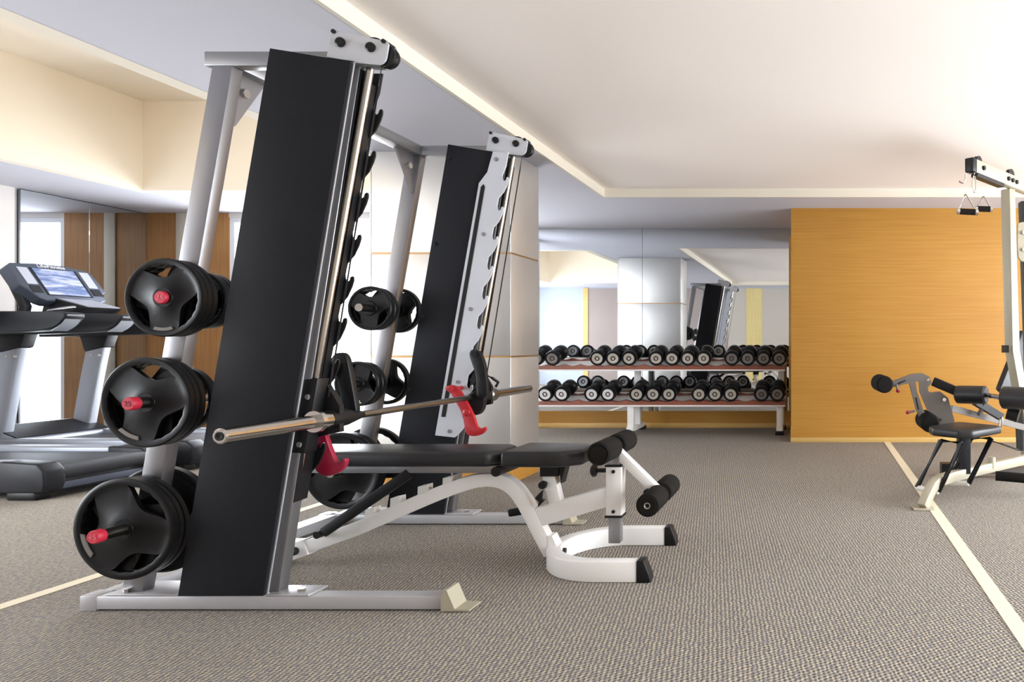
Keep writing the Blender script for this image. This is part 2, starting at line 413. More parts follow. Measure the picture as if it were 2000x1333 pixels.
# left wall: plain plaster, then mirror panels up to the corner
wl = obj('wall_left', box(B(), XL-0.15, XL, 3.2, YW+0.1, 0, ZS), 'wall')
obj('wall_pier', box(B(), XL-0.15, XL, YF-0.15, 0.1, 0, ZS), 'wall', wl)
obj('wall_sill', box(B(), XL-0.15, XL, 0.1, 3.2, 0, 0.12), 'wall', wl)
obj('wall_header', box(B(), XL-0.15, XL, 0.1, 3.2, 2.30, ZS), 'wall', wl)
w3 = thing('added_window_3', (XL, 1.65, 0.12), 'long window added for light in the left wall beyond the mirror panels', kind='structure')  # out-of-view window, added to bring more light from the left
b = B()
for y in (0.1, 1.625, 3.15): box(b, XL-0.09, XL-0.02, y, y+0.05, 0.12, 2.30)
for z in (0.12, 2.25): box(b, XL-0.08, XL-0.03, 0.1, 3.2, z, z+0.05)
obj('window_frame', b, 'frame_white', w3)
for y in (0.15, 1.675): obj('pane', box(B(), XL-0.056, XL-0.05, y, y+1.475, 0.17, 2.25), 'pane', w3)
tag(wl, 'pale plaster wall with mirror panels beside the treadmills', kind='structure')
for y0, y1 in ((6.05, 6.62), (6.625, YW-0.004)):
    obj('mirror_panel', box(B(), XL+0.001, XL+0.012, y0, y1, 0.08, ZS-0.01), 'mirror', wl, bev=0.002, seg=1)
obj('mirror_edge', box(B(), XL, XL+0.016, 6.035, 6.05, 0.08, ZS-0.01), 'mirror_edge', wl)
obj('mirror_edge', box(B(), XL, XL+0.013, 6.05, YW-0.004, ZS-0.012, ZS-0.004), 'mirror_edge', wl)

# window wall: brown veneer, trim, big window
ww = thing('wall_back_left', (-5.4, YW, 0), 'window wall with brown veneer panels behind the treadmills', kind='structure')
obj('wall_panel', box(B(), XL-0.1, -6.75, YW, YW+0.1, 0, ZS), 'brown', ww)
obj('wall_trim', box(B(), -6.75, -6.63, YW-0.015, YW+0.1, 0, ZS), 'trim', ww, bev=0.006)
obj('wall_panel', box(B(), -6.63, -6.20, YW, YW+0.1, 0, ZS), 'brown', ww)
obj('wall_header', box(B(), -6.20, XC, YW, YW+0.1, 2.33, ZS), 'wall', ww)
obj('wall_end', box(B(), -3.92, XC+0.0, YW, YW+0.1, 0, 2.33), 'wall', ww)
w1 = thing('window_1', (-5.06, YW, 0), 'tall bright window glowing white between brown veneer and column', kind='structure')
b = B(); fw = 0.05
box(b, -6.20, -6.20+fw, YW+0.01, YW+0.08, 0.0, 2.33); box(b, -3.92-fw, -3.92, YW+0.01, YW+0.08, 0.0, 2.33)
box(b, -6.20+fw, -3.92-fw, YW+0.01, YW+0.08, 2.28, 2.33); box(b, -6.20+fw, -3.92-fw, YW+0.01, YW+0.08, 0.0, 0.06)
obj('window_frame', b, 'frame_white', w1)
obj('mullion', box(B(), -4.58, -4.54, YW+0.01, YW+0.08, 0.06, 2.28), 'frame_white', w1)
obj('pane', box(B(), -6.15, -4.58, YW+0.04, YW+0.046, 0.06, 2.28), 'pane', w1)
obj('pane', box(B(), -4.54, -3.97, YW+0.04, YW+0.046, 0.06, 2.28), 'pane', w1)
wr = obj('wall_return', box(B(), XC, XC+0.1, YW, YW+0.1, 0, ZS), 'wall'); tag(wr, 'short return wall behind the steel column, glazed for added light', kind='structure')
obj('wall_header', box(B(), XC, XC+0.1, YW+0.1, YB+0.1, 2.30, ZS), 'wall', wr)
obj('wall_sill', box(B(), XC, XC+0.1, YW+0.1, YB+0.1, 0, 0.10), 'wall', wr)
w4 = thing('added_window_4', (XC, 7.7, 0.1), 'unseen narrow side window added to light the dumbbell alcove', kind='structure')  # added behind the column to brighten the rack end of the room
b = B()
for y in (YW+0.1, YB-0.05): box(b, XC+0.02, XC+0.08, y, y+0.05, 0.10, 2.30)
for z in (0.10, 2.25): box(b, XC+0.03, XC+0.07, YW+0.1, YB, z, z+0.05)
obj('window_frame', b, 'frame_white', w4)
obj('pane', box(B(), XC+0.05, XC+0.056, YW+0.15, YB-0.05, 0.15, 2.25), 'pane', w4)

# mirror wall at the back
wb = obj('wall_back', box(B(), XC, XR+0.15, YB, YB+0.15, 0, ZS), 'wall'); tag(wb, 'back wall with large mirror above orange wood skirting', kind='structure')
xj = PX(1255, YB)
obj('mirror_panel', box(B(), XC+0.1, xj-0.002, YB-0.012, YB-0.001, 0.20, ZS-0.003), 'mirror', wb)
obj('mirror_panel', box(B(), xj+0.002, -0.27, YB-0.012, YB-0.001, 0.20, ZS-0.003), 'mirror', wb)
obj('mirror_edge', box(B(), xj-0.002, xj+0.002, YB-0.0125, YB-0.001, 0.20, ZS-0.003), 'mirror_edge', wb)
obj('skirting_panel', box(B(), XC+0.1, 0.0, YB-0.022, YB, 0.055, 0.20), 'orange', wb)
obj('skirting_strip', box(B(), XC+0.1, 0.0, YB-0.030, YB, 0, 0.055), 'orange_light', wb, bev=0.004)
t1 = obj('trim_1', box(B(), PX(1541, YB), PX(1541, YB)+0.05, YB-0.05, YB-0.012, 0.2, ZS-0.1), 'orange_light'); tag(t1, 'slim pale wood strip closing the mirror edge', kind='structure')

# orange veneer partition
YO = 6.94
wo = obj('wall_right_partition', box(B(), -0.27, XR+0.1, YO, YB, 0, ZS), 'orange'); tag(wo, 'orange wood veneer partition wall behind the cable gym', kind='structure')
bs = obj('baseboard_right', box(B(), -0.275, XR, YO-0.014, YO, 0, 0.155), 'orange'); tag(bs, 'wood baseboard with pale foot strip under the orange veneer', kind='structure')
obj('baseboard_cap', box(B(), -0.275, XR, YO-0.022, YO-0.014, 0, 0.05), 'orange_light', bs, bev=0.003)

# right wall with an unseen long window added to light the room, and rear wall
wrt = thing('wall_right', (XR, 3, 0), 'right hand wall with added long window', kind='structure')
obj('wall_sill', box(B(), XR, XR+0.15, YF-0.15, YO, 0, 0.15), 'wall', wrt)
obj('wall_header', box(B(), XR, XR+0.15, YF-0.15, YO, 2.28, ZS), 'wall', wrt)
obj('wall_pier', box(B(), XR, XR+0.15, YF-0.15, -0.15, 0.15, 2.28), 'wall', wrt)
obj('wall_pier', box(B(), XR, XR+0.15, 6.15, YO, 0.15, 2.28), 'wall', wrt)
w2 = thing('added_window_2', (XR, 3, 0.15), 'unseen long window added to light the room from the right wall', kind='structure')
b = B()
for y in (-0.15, 1.4, 2.97, 4.54, 6.1): box(b, XR+0.02, XR+0.09, y, y+0.05, 0.15, 2.28)
for z in (0.15, 2.23): box(b, XR+0.03, XR+0.08, -0.15, 6.15, z, z+0.05)
obj('window_frame', b, 'frame_white', w2)
for y in (-0.10, 1.45, 3.02, 4.59): obj('pane', box(B(), XR+0.05, XR+0.056, y, y+1.51, 0.2, 2.23), 'pane', w2)
M['wall_blue'] = mat('blue_grey_paint', rgb(176, 182, 194), 0.75, spec=0.2)
M['wall_beige'] = mat('beige_panel', rgb(190, 182, 172), 0.6, spec=0.2)
wf = obj('wall_front', box(B(), XL-0.15, XR+0.15, YF-0.15, YF, 0, ZS), 'wall_blue'); tag(wf, 'pale rear wall with panels seen in the mirror', kind='structure')
obj('wall_panel', box(B(), -5.62, -2.2, YF, YF+0.012, 0, ZS-0.02), 'mauve', wf)
obj('wall_trim', box(B(), -5.74, -5.62, YF, YF+0.03, 0, ZS-0.02), 'orange_light', wf)
obj('wall_panel', box(B(), -2.2, XR, YF, YF+0.006, 0, ZS-0.02), 'wall_beige', wf)
obj('wall_panel', box(B(), -1.75, -1.36, YF, YF+0.012, 0, ZS-0.02), 'yellow', wf)
obj('wall_rail', box(B(), -2.2, 0.4, YF, YF+0.03, 0.62, 0.66), 'orange_light', wf)

# steel clad column
cx0, cx1, cy0, cy1 = -3.19, -2.186, 4.88, 5.35
co = thing('column', ((cx0+cx1)/2, (cy0+cy1)/2, 0), 'brushed steel clad column with copper joints behind the rack', kind='structure')
obj('core', box(B(), cx0+0.015, cx1-0.015, cy0+0.015, cy1-0.015, 0, ZS), 'wall', co)
obj('plinth', box(B(), cx0, cx1, cy0, cy1, 0, 0.125), 'orange', co)
zj = [0.125, 0.908, 1.648, ZS]
for i in range(3):
    za, zb = zj[i] + 0.006, zj[i+1] - 0.006
    obj('front_panel', box(B(), cx0, cx1-0.012, cy0, cy0+0.015, za, zb), 'column', co, bev=0.003)
    obj('back_panel', box(B(), cx0, cx1-0.012, cy1-0.015, cy1, za, zb), 'column', co, bev=0.003)
    obj('side_panel', box(B(), cx1-0.012, cx1, cy0, cy1, za, zb), 'column', co, bev=0.003)
    obj('side_panel', box(B(), cx0-0.012, cx0, cy0, cy1, za, zb), 'column', co, bev=0.003)
for z in zj[1:3]:
    obj('copper_joint', box(B(), cx0-0.008, cx1-0.003, cy0+0.004, cy1-0.004, z-0.006, z+0.006), 'copper', co)

# cove light strip hidden in the deep recess
cv = thing('cove_light', (T2[1]-0.05, 3.4, 2.62), 'warm linear cove light along the deep ceiling recess', 'cove light')
obj('housing', box(B(), T2[1]-0.035, T2[1], 1.1, 5.9, 2.62, 2.70), 'frame_white', cv)
obj('lens', box(B(), T2[1]-0.045, T2[1]-0.035, 1.12, 5.88, 2.63, 2.69), 'led', cv)
# ================================================================== SMITH MACHINE
SL = 0.165                       # lean of the frames: dX per dZ
sm = thing('smith_machine', (-2.0, 3.15, 0), 'leaning silver smith machine with black side panels, storage pegs and guided bar', 'weight machine')
NF = 2.57                        # front face of the near frame tubes
OFF = 1.235                      # second frame is this much deeper
bx_l, bx_r = -2.745, -1.40
YS = [2.575, 3.80]               # Y of the outer tube face of each frame (toward -Y)
for i, y in enumerate((2.55, 3.765)):
    # floor beam, end foot and mounting plates
    obj('base_beam', box(B(), bx_l, bx_r, y, y+0.065, 0.006, 0.056), 'steel_light', sm, bev=0.004)
    b = B(); prism(b, [(bx_r-0.002, 0.004), (bx_r+0.045, 0.004), (bx_r+0.105, 0.004), (bx_r+0.105, 0.010), (bx_r+0.05, 0.012), (bx_r+0.02, 0.082), (bx_r+0.008, 0.082), (bx_r-0.002, 0.06)], y-0.012, y+0.075)
    obj('end_foot', b, 'beige_metal', sm)
    obj('end_foot', box(B(), bx_l-0.01, bx_l+0.05, y-0.002, y+0.07, 0, 0.058), 'steel_light', sm, bev=0.003)
    b = B(); box(b, -2.66, -2.40, y+0.0, y+0.15, 0.056, 0.064); obj('mount_plate', b, 'steel_light', sm, bev=0.002)
    obj('bolt', cyl(B(), (-2.60, y+0.02, 0.064), (-2.60, y+0.02, 0.078), 0.011, n=6), 'chrome', sm)
    b = B(); box(b, -2.06, -1.90, y-0.003, y+0.10, 0.056, 0.064); obj('mount_plate', b, 'steel_light', sm, bev=0.002)
    obj('bolt', cyl(B(), (-1.95, y+0.03, 0.064), (-1.95, y+0.03, 0.076), 0.013, n=6), 'chrome', sm)
# rear base cross beam and top cross beam join the two frames
obj('rear_cross_beam', box(B(), bx_l, bx_l+0.09, 2.60, 3.80, 0.006, 0.056), 'steel_light', sm, bev=0.004)
def lean(x, z, z0=2.05): return x + (z - z0)*SL
for i in (0, 1):
    y0 = 2.575 if i == 0 else 3.80; y1 = y0 + 0.05
    # rear upright, tilted
    xr_t, xr_b = -2.285, -2.627
    b = B(); prism(b, [(xr_b, 0.06), (xr_b+0.078, 0.06), (xr_t+0.078, 2.05), (xr_t, 2.05)], y0, y1)
    obj('rear_upright', b, 'steel', sm, bev=0.004)
    obj('top_beam', box(B(), -2.315, -1.76, y0, y1, 2.05, 2.105), 'steel', sm, bev=0.004)
    # front upright
    b = B(); prism(b, [(-2.085, 0.06), (-2.034, 0.06), (-1.726, 2.05), (-1.755, 2.05)], y0, y1)
    obj('front_upright', b, 'steel', sm, bev=0.004)
    obj('side_shade_strip', prism(B(), [(-1.9830, 0.40), (-1.9795, 0.40), (-1.7240, 2.04), (-1.7275, 2.04)], y0+0.004, y1-0.002), 'black', sm)  # black strip stands in for shade on the steel upright's right side
    # gusset under the top rear corner
    yg0, yg1 = (y1, y1+0.012) if i == 0 else (y0-0.012, y0)
obj('top_cross_beam', box(B(), -2.28, -2.205, 2.625, 3.80, 2.05, 2.105), 'steel', sm, bev=0.004)
for y0, s in ((2.625, 1), (3.80, -1)):
    b = B(); prism(b, smooth_pts([(y0, 2.05), (y0+s*0.16, 2.05)], 0) + [(y0+s*0.14, 2.03), (y0+s*0.012, 1.84), (y0, 1.84)], -2.262, -2.250, axis='X')
    obj('gusset', b, 'steel', sm)
    obj('bolt', cyl(B(), (-2.25, y0+s*0.05, 1.98), (-2.235, y0+s*0.05, 1.98), 0.018, n=6), 'chrome', sm)
# black side panels (outer of near frame, inner of far frame; plain backs on the other sides)
PAN = [(-2.031, 2.097), (-1.731, 2.048), (-2.056, 0.064), (-2.372, 0.064)]
for (ya, yb) in ((2.530, 2.545), (3.750, 3.765), (3.872, 3.887)):
    o = obj('side_panel', prism(B(), PAN, ya, yb), 'panel', sm, bev=0.002)
    d = B(); e = 0.004
    prism(d, [(PAN[0][0]-e, PAN[0][1]+e), (PAN[1][0]+e, PAN[1][1]+e*1.5), (PAN[2][0]+e, PAN[2][1]), (PAN[3][0]-e, PAN[3][1])], *((yb, yb+0.006) if ya < 3.8 else (ya-0.006, ya)))
    obj('panel_edge', d, 'steel_light', o)
    for tz in (0.35, 0.75, 1.15, 1.55, 2.02):
        xx = PAN[3][0] + (tz-0.064)*(PAN[0][0]-PAN[3][0])/(PAN[0][1]-PAN[3][1]) + 0.018
        if 3 < ya < 3.8: obj('screw', cyl(B(), (xx, ya, tz), (xx, ya-0.006, tz), 0.009, n=10), 'black', o)
# guide rods
ROD = lambda z: -1.709 - (2.02 - z)*0.177
for y in (2.60, 3.82):
    obj('guide_rod', cyl(B(), (ROD(0.40), y, 0.40), (ROD(2.05), y, 2.05), 0.0135, n=20), 'rod', sm)
    obj('rod_stop', box(B(), ROD(0.5)-0.04, ROD(0.5)-0.015, y-0.012, y+0.012, 0.44, 0.60), 'beige_metal', sm)
# hook plates: light on the side facing the lifter
TIP0, DT = (-1.694, 1.91), 0.1625
def hook_poly():
    tipx = lambda z: TIP0[0] + (z - TIP0[1])*0.172
    R = []
    ztop = 2.052
    R.append((tipx(ztop)-0.024, ztop)); R.append((tipx(1.975)-0.024, 1.975))
    for k in range(9):
        zt = TIP0[1] - k*DT; xt = tipx(zt); e = tipx(zt) - 0.035
        R += [(e+0.001, zt+0.012), (e+0.002, zt-0.006), (e+0.007, zt-0.015), (e+0.015, zt-0.018), (e+0.022, zt-0.012), (e+0.026, zt+0.001), (e+0.032, zt+0.004), (xt, zt-0.003),
              (xt-0.0005, zt-0.016), (xt-0.008, zt-0.040), (xt-0.026, zt-0.078), (tipx(zt-0.110)-0.035, zt-0.110)]
    zb = 0.487
    R.append((tipx(zb)-0.05, zb)); 
    Lft = [(tipx(zb)-0.155, zb+0.012), (tipx(1.88)-0.155, 1.88), (tipx(1.93)-0.118, 1.94), (tipx(2.052)-0.108, 2.052)]
    return R + Lft
HP = hook_poly()
for (ya, yb, m_) in ((2.655, 2.663, 'black'), (2.6635, 2.671, 'hook_white'), (3.736, 3.746, 'hook_white')):
    hp = obj('hook_plate', prism(B(), [(x - (0.009 if 2.66 < ya < 3 else 0), z) for x, z in HP], ya, yb), m_, sm)
    if ya > 3:
        tipx = lambda z: TIP0[0] + (z - TIP0[1])*0.172
        obj('slot', prism(B(), [(tipx(0.60)-0.140, 0.60), (tipx(0.60)-0.118, 0.60), (tipx(1.86)-0.118, 1.86), (tipx(1.875)-0.128, 1.875), (tipx(1.86)-0.140, 1.86)], ya-0.002, ya+0.001), 'black', hp)
        for z in (2.01, 1.60, 1.19, 0.79, 0.52):
            x = tipx(z) - 0.082
            obj('screw', lathe(B(), (x, ya, z), (0, -1, 0), [(0, 0.011), (0.003, 0.011), (0.003, 0.006), (0.001, 0.004)], n=14), 'steel', hp)
# second set of dark hooks behind the pale plate is the same plate; black back plates fill the frame depth
for i, (ya, yb) in enumerate(((2.627, 2.655), (3.852, 3.864))):
    obj('back_plate', prism(B(), [(-2.06, 0.40), (-1.985, 0.40), (-1.715, 2.0), (-1.80, 2.0)], ya, yb), 'black', sm)
# pulley brackets on top
for y in (2.545, 3.768):
    br = B()
    c = Vector((-1.712, 2.105)); a = math.radians(-9.3); ux = Vector((math.cos(a), math.sin(a))); uz = Vector((-ux.y, ux.x))
    def q(s, t): v = c + ux*s + uz*t; return (v.x, v.y)
    pts = [q(-0.112, -0.062), q(0.075, -0.052)] + [q(0.075+0.033*math.sin(t), -0.019-0.033*math.cos(t)) for t in (0.4, 0.8, 1.2, 1.57)] + \
          [q(0.108, 0.030), q(0.10, 0.040), q(-0.092, 0.050), q(-0.106, 0.044), q(-0.108, 0.03)]
    prism(br, pts, y, y+0.008); o = obj('pulley_bracket', br, 'hook_white', sm)
    b2 = B(); prism(b2, pts, y+0.052, y+0.060); obj('bracket_plate', b2, 'hook_white', o)
    for s, t in ((-0.068, 0.008), (0.046, 0.008)):
        p = q(s, t); obj('bolt', lathe(B(), (p[0], y, p[1]), (0, -1, 0), [(0, 0.018), (0.008, 0.018), (0.012, 0.012), (0.012, 0)], n=20), 'black', o)
        obj('pulley', lathe(B(), (p[0], y+0.014, p[1]), (0, 1, 0), [(0, 0.045), (0.008, 0.045), (0.016, 0.036), (0.024, 0.045), (0.032, 0.045)], n=28), 'black', o)
    for s, t in ((-0.10, 0.044), (0.09, 0.038)):
        p = q(s, t); obj('bolt', cyl(B(), (p[0], y-0.006, p[1]), (p[0], y+0.06, p[1]), 0.008, n=12), 'black', o)
    p = q(0.088, -0.008); obj('pulley', lathe(B(), (p[0], y+0.012, p[1]), (0, 1, 0), [(0, 0.042), (0.008, 0.042), (0.018, 0.033), (0.028, 0.042), (0.036, 0.042)], n=28), 'black', o)
    cx_, cz_ = q(0.075, -0.02)
    obj('cable', tube(B(), [(cx_, y+0.03, cz_), (cx_-0.014, y+0.03, cz_-0.1), (-1.845, y+0.03, 0.80)], 0.003, 6), 'black', sm)
# storage pegs: on the rear uprights, both sides
def upx(z): return -2.627 + 0.039 + (z - 0.06)*(0.342/1.99)
PEGS = [(1.170, 2.485), (0.785, 2.435), (0.320, 2.392)]
CAPS = ['24', '25', '45']
for (z, ye), cap in zip(PEGS, CAPS):
    x = upx(z)
    pg = obj('peg', cyl(B(), (x, ye+0.02, z), (x, 2.58, z), 0.0205), 'barsteel', sm)
    cp = obj('peg_cap', lathe(B(), (x, ye+0.032, z), (0, -1, 0), [(0, 0.0235), (0.026, 0.0235), (0.030, 0.021), (0.030, 0.0)], n=24), 'cap_red', pg)
    text('cap_number', cap, 0.028, 'cap_dark' if cap == '25' else 'cap_pink', pg, (x, ye+0.0015, z), (1, 0, 0), (0, 0, 1), 0.001)
    obj('peg', cyl(B(), (x, 2.62, z), (x, 2.86, z), 0.0205), 'barsteel', sm)
for z in (1.19, 0.785, 0.32):
    x = upx(z)
    pg = obj('peg', cyl(B(), (x, 3.56, z), (x, 3.805, z), 0.0205), 'barsteel', sm)
    obj('peg', cyl(B(), (x, 3.845, z), (x, 4.0, z), 0.0205), 'barsteel', sm)

# guided bar
BXX, BZ = -1.872, 0.710
bar = obj('bar', cyl(B(), (BXX, 2.66, BZ), (BXX, 3.92, BZ), 0.0145, n=24), 'barsteel', sm)
b = B(); lathe(b, (BXX, 2.136, BZ), (0, 1, 0), [(0.004, 0.0), (0.004, 0.010), (0.0, 0.012), (0.0, 0.021), (0.004, 0.025), (0.405, 0.025)], n=32)
obj('sleeve', b, 'chrome', bar)
obj('end_socket', lathe(B(), (BXX, 2.134, BZ), (0, 1, 0), [(0.002, 0.0), (0.002, 0.006), (0.0, 0.009), (0.0, 0.014), (0.003, 0.014)], n=20), 'black', bar)
obj('collar', lathe(B(), (BXX, 2.535, BZ), (0, 1, 0), [(0, 0.025), (0.0, 0.040), (0.018, 0.042), (0.022, 0.032), (0.075, 0.032), (0.075, 0.026)], n=32), 'chrome', bar)
obj('hub', lathe(B(), (BXX, 2.605, BZ), (0, 1, 0), [(0, 0.034), (0.06, 0.036), (0.10, 0.034), (0.16, 0.022), (0.20, 0.0145)], n=28), 'black', bar)
obj('hub', lathe(B(), (BXX, 3.66, BZ), (0, 1, 0), [(0, 0.0145), (0.05, 0.026), (0.10, 0.036), (0.20, 0.036)], n=28), 'black', bar)
obj('collar', lathe(B(), (BXX, 3.86, BZ), (0, 1, 0), [(0, 0.030), (0.01, 0.040), (0.07, 0.040), (0.08, 0.026)], n=28), 'barsteel', bar)
obj('sleeve', lathe(B(), (BXX, 3.93, BZ), (0, 1, 0), [(0, 0.025), (0.495, 0.025), (0.50, 0.021), (0.50, 0)], n=32), 'chrome', bar)
# bearing blocks riding on the rods
for y in (2.60, 3.82):
    z0, z1 = 0.585, 0.87
    b = B(); prism(b, [(ROD(z0)-0.026, z0), (ROD(z0)+0.028, z0), (ROD(z1)+0.028, z1), (ROD(z1)-0.026, z1)], y-0.026, y+0.04)
    bb = obj('bearing_block', b, 'black', bar, bev=0.006)
    for z in (0.80, 0.62): obj('block_screw', cyl(B(), (ROD(z)+0.004, y-0.03, z), (ROD(z)+0.004, y-0.02, z), 0.011, n=12), 'chrome', bar)
    obj('block_bracket', prism(B(), [(ROD(0.66)+0.02, 0.64), (BXX+0.03, 0.66), (BXX+0.03, 0.76), (ROD(0.80)+0.035, 0.84), (ROD(0.80)+0.01, 0.84)], y+0.03, y+0.055), 'black', bar)
# locking levers
YL = 2.73
b = B(); prism(b, smooth_poly(pxpoly([(643, 722), (646, 696), (662, 687), (676, 694), (681, 720), (692, 780), (697, 812), (664, 822), (665, 790), (664, 760), (658, 736), (650, 728)], YL), 2), YL, YL+0.03)
obj('locking_lever', b, 'black', bar, bev=0.004, ang=60)
b = B(); prism(b, smooth_poly(pxpoly([(612, 762), (628, 738), (646, 704), (656, 714), (642, 734), (626, 764)], 2.70), 1), 2.70, 2.73)
obj('lever_link', b, 'black', bar)
YL = 3.665
b = B(); prism(b, smooth_poly(pxpoly([(915, 692), (920, 683), (930, 683), (938, 690), (946, 712), (948, 732), (952, 760), (950, 778), (932, 780), (930, 755), (930, 735), (922, 712)], YL), 2), YL, YL+0.03)
lv = obj('locking_lever', b, 'black', bar, bev=0.003, ang=60)
p = P(926, 692, YL); obj('lever_pivot', cyl(B(), (p[0], YL-0.006, p[2]), (p[0], YL+0.04, p[2]), 0.016, n=18), 'black', bar)
b = B(); prism(b, smooth_poly(pxpoly([(929, 722), (921, 733), (917, 748), (921, 754), (927, 748), (932, 742)], YL), 1), YL+0.005, YL+0.025); obj('lever_tooth', b, 'black', bar)
b = B(); prism(b, smooth_poly(pxpoly([(915, 785), (930, 762), (946, 770), (945, 795), (938, 808), (929, 812)], YL+0.03), 1), YL+0.02, YL+0.06); obj('lever_block', b, 'black', bar)
obj('spring_arm', tube(B(), [P(949, 733, 3.70), P(962, 739, 3.72), P(973, 747, 3.74), P(968, 756, 3.74)], 0.008, 8), 'black', bar)
# red safety hooks
Y = 2.675
b = B(); prism(b, smooth_poly(pxpoly([(622, 842), (634, 848), (640, 868), (652, 898), (657, 906), (664, 903), (671, 895), (675, 900), (673, 911), (664, 922), (645, 931), (628, 930), (612, 916), (604, 890), (606, 860)], Y), 2), Y, Y+0.024)
part_label(obj('safety_hook', b, 'crimson', bar, bev=0.003, ang=60), 'crimson safety hook')
Y = 3.645
b = B(); prism(b, smooth_poly(pxpoly([(867, 757), (878, 752), (892, 755), (902, 770), (914, 791), (926, 815), (930, 832), (935, 838), (942, 837), (946, 834), (949, 838), (946, 845), (935, 852), (918, 853), (908, 846), (905, 820), (900, 803), (888, 783), (880, 768), (872, 764)], Y), 2), Y, Y+0.022)
sh = part_label(obj('safety_hook', b, 'red', bar, bev=0.003, ang=60), 'bright red safety hook')
p = P(911, 806, Y); obj('hook_pin', lathe(B(), (p[0], Y, p[2]), (0, -1, 0), [(0, 0.020), (0.006, 0.018), (0.010, 0.010), (0.010, 0)], n=18), 'red', bar)
p = P(884, 760, Y); obj('hook_pin', cyl(B(), (p[0], Y-0.012, p[2]), (p[0], Y+0.1, p[2]), 0.011, n=14), 'red', bar)

# ------------------------------------------------------------------ weight plates
def make_plate(R, th, rot=0.0, style=0):
    """tri-grip rubber plate, axis along Y, centred at origin (front face toward -Y)"""
    bm = B(); n = 96
    rh, rout = 0.021, 0.86*R
    def rin(t):
        u = ((t - rot) % (2*PI/3))/(2*PI/3)          # 0..1 in a third
        wdt = 0.30
        k = (u - 0.5)/wdt
        if abs(k) >= 1: return rout
        return rout - (0.345*R)*(1 - abs(k)**2.2)
    def ro(i, t): return rout*(0.985 if (i % 4 < 2 and rin(t) < rout-1e-6) else 1.0)
    rings = []
    # profile for radii: hub, hub ring, web, inner opening edge, outer opening edge, rim shoulder, rim
    hf = th/2
    for side in (-1, 1):
        rr = []
        for i in range(n):
            t = 2*PI*i/n; c, s = math.cos(t), math.sin(t)
            a = rin(t); bq = max(a, ro(i, t))
            row = []
            for r, yy in ((rh, hf*1.0), (0.30*R, hf*1.0), (0.34*R, hf*0.72), (min(a, 0.80*R)*1.0 if a < rout else 0.76*R, hf*0.72), (a, hf*0.76), (bq, hf*0.76), (0.90*R, hf*1.0), (0.97*R, hf*1.0), (R, hf*0.72)):
                r = max(r, rh)
                row.append(bm.verts.new((r*c, side*yy, r*s)))
            rr.append(row)
        rings.append(rr)
    m = len(rings[0][0])
    for si, rr in enumerate(rings):
        for i in range(n):
            j = (i+1) % n
            ti, tj = 2*PI*i/n, 2*PI*j/n
            for k in range(m-1):
                if k == 4:
                    if rin(ti) < rout-1e-6 or rin(tj) < rout-1e-6: continue
                    q4 = [rr[i][k], rr[j][k], rr[j][k+1], rr[i][k+1]]
                    continue
                bm.faces.new([rr[i][k], rr[j][k], rr[j][k+1], rr[i][k+1]])
    A, C = rings
    for i in range(n):
        j = (i+1) % n
        bm.faces.new([A[i][m-1], A[j][m-1], C[j][m-1], C[i][m-1]])
        bm.faces.new([A[i][0], A[j][0], C[j][0], C[i][0]])
        ti, tj = 2*PI*i/n, 2*PI*j/n
        if rin(ti) < rout-1e-6 or rin(tj) < rout-1e-6:
            bm.faces.new([A[i][4], A[j][4], C[j][4], C[i][4]])
            bm.faces.new([A[i][5], A[j][5], C[j][5], C[i][5]])
    bmesh.ops.remove_doubles(bm, verts=bm.verts, dist=1e-5)
    bmesh.ops.dissolve_degenerate(bm, dist=1e-6, edges=bm.edges)
    return bm
plate_cache = {}
def plate(R, th, x, y, z, rot, label, group, band=False, cat='weight plate'):
    key = (round(R, 4), round(th, 4), round(rot, 2))
    if key not in plate_cache:
        o = obj('weight_plate', make_plate(R, th, rot), 'rubber')
        plate_cache[key] = o.data
    else:
        o = bpy.data.objects.new('weight_plate', plate_cache[key]); COL.objects.link(o)
    o.location = (x, y, z); tag(o, label, cat, group)
    rg = lathe(B(), (0, -th/2-0.002, 0), (0, 1, 0), [(0, 0.0208), (0, 0.036), (0.004, 0.038), (0.006, 0.038), (0.006, 0.0208)], n=28)
    obj('hub_ring', rg, 'rubber', o, local=True)
    if band:
        bb = B(); a0 = rot + (2*PI/3)*2 if band is True else band
        pts = arc((0, 0), 0.845*R, a0-0.30, a0+0.30, 10) + arc((0, 0), 0.765*R, a0+0.27, a0-0.27, 10)
        prism(bb, pts, -th/2*0.76-0.004, -th/2*0.7)
        obj('grip_band', bb, 'rubber_text', o, local=True)
    return o
G = 'weight plates on the smith machine pegs'
specs = [(0, 0.1445, 0.55, -PI/2), (1, 0.166, 0.30, -2.05), (2, 0.187, -0.2, 3.55)]   # peg, radius, rotation, band angle
names = ['24', '25', '45']
for pi_, R, rot, bd in specs:
    z = PEGS[pi_][0]; x = upx(z); th = 0.0225
    for kk in range(3):
        plate(R*(1.0, 0.985, 0.99)[kk], th, x, 2.5115 + kk*(th+0.0005), z, rot + 0.35*kk,
              '%s black three-grip plate on the %s peg, the one with the red %s cap' % (('outermost', 'second', 'innermost')[kk], ('top', 'middle', 'bottom')[pi_], names[pi_]), G, band=bd if kk == 0 else False)
for pi_, R, th in ((0, 0.112, 0.034), (1, 0.125, 0.034), (2, 0.205, 0.036)):
    z = PEGS[pi_][0]; x = upx(z)
    plate(R, th, x, 2.652, z, 0.9, 'black plate on the lifter side of the upright, directly behind the %s capped peg' % ('top', 'middle', 'bottom')[pi_], G)
    if pi_ == 0: plate(R*0.97, th, x, 2.652+th+0.002, z, 0.2, 'second black plate in from the upright behind the red 24 cap', G)
far = [(1.19, 0.118, 0.5, 'upper'), (0.785, 0.121, 1.2, 'middle'), (0.32, 0.205, -0.35, 'lowest')]
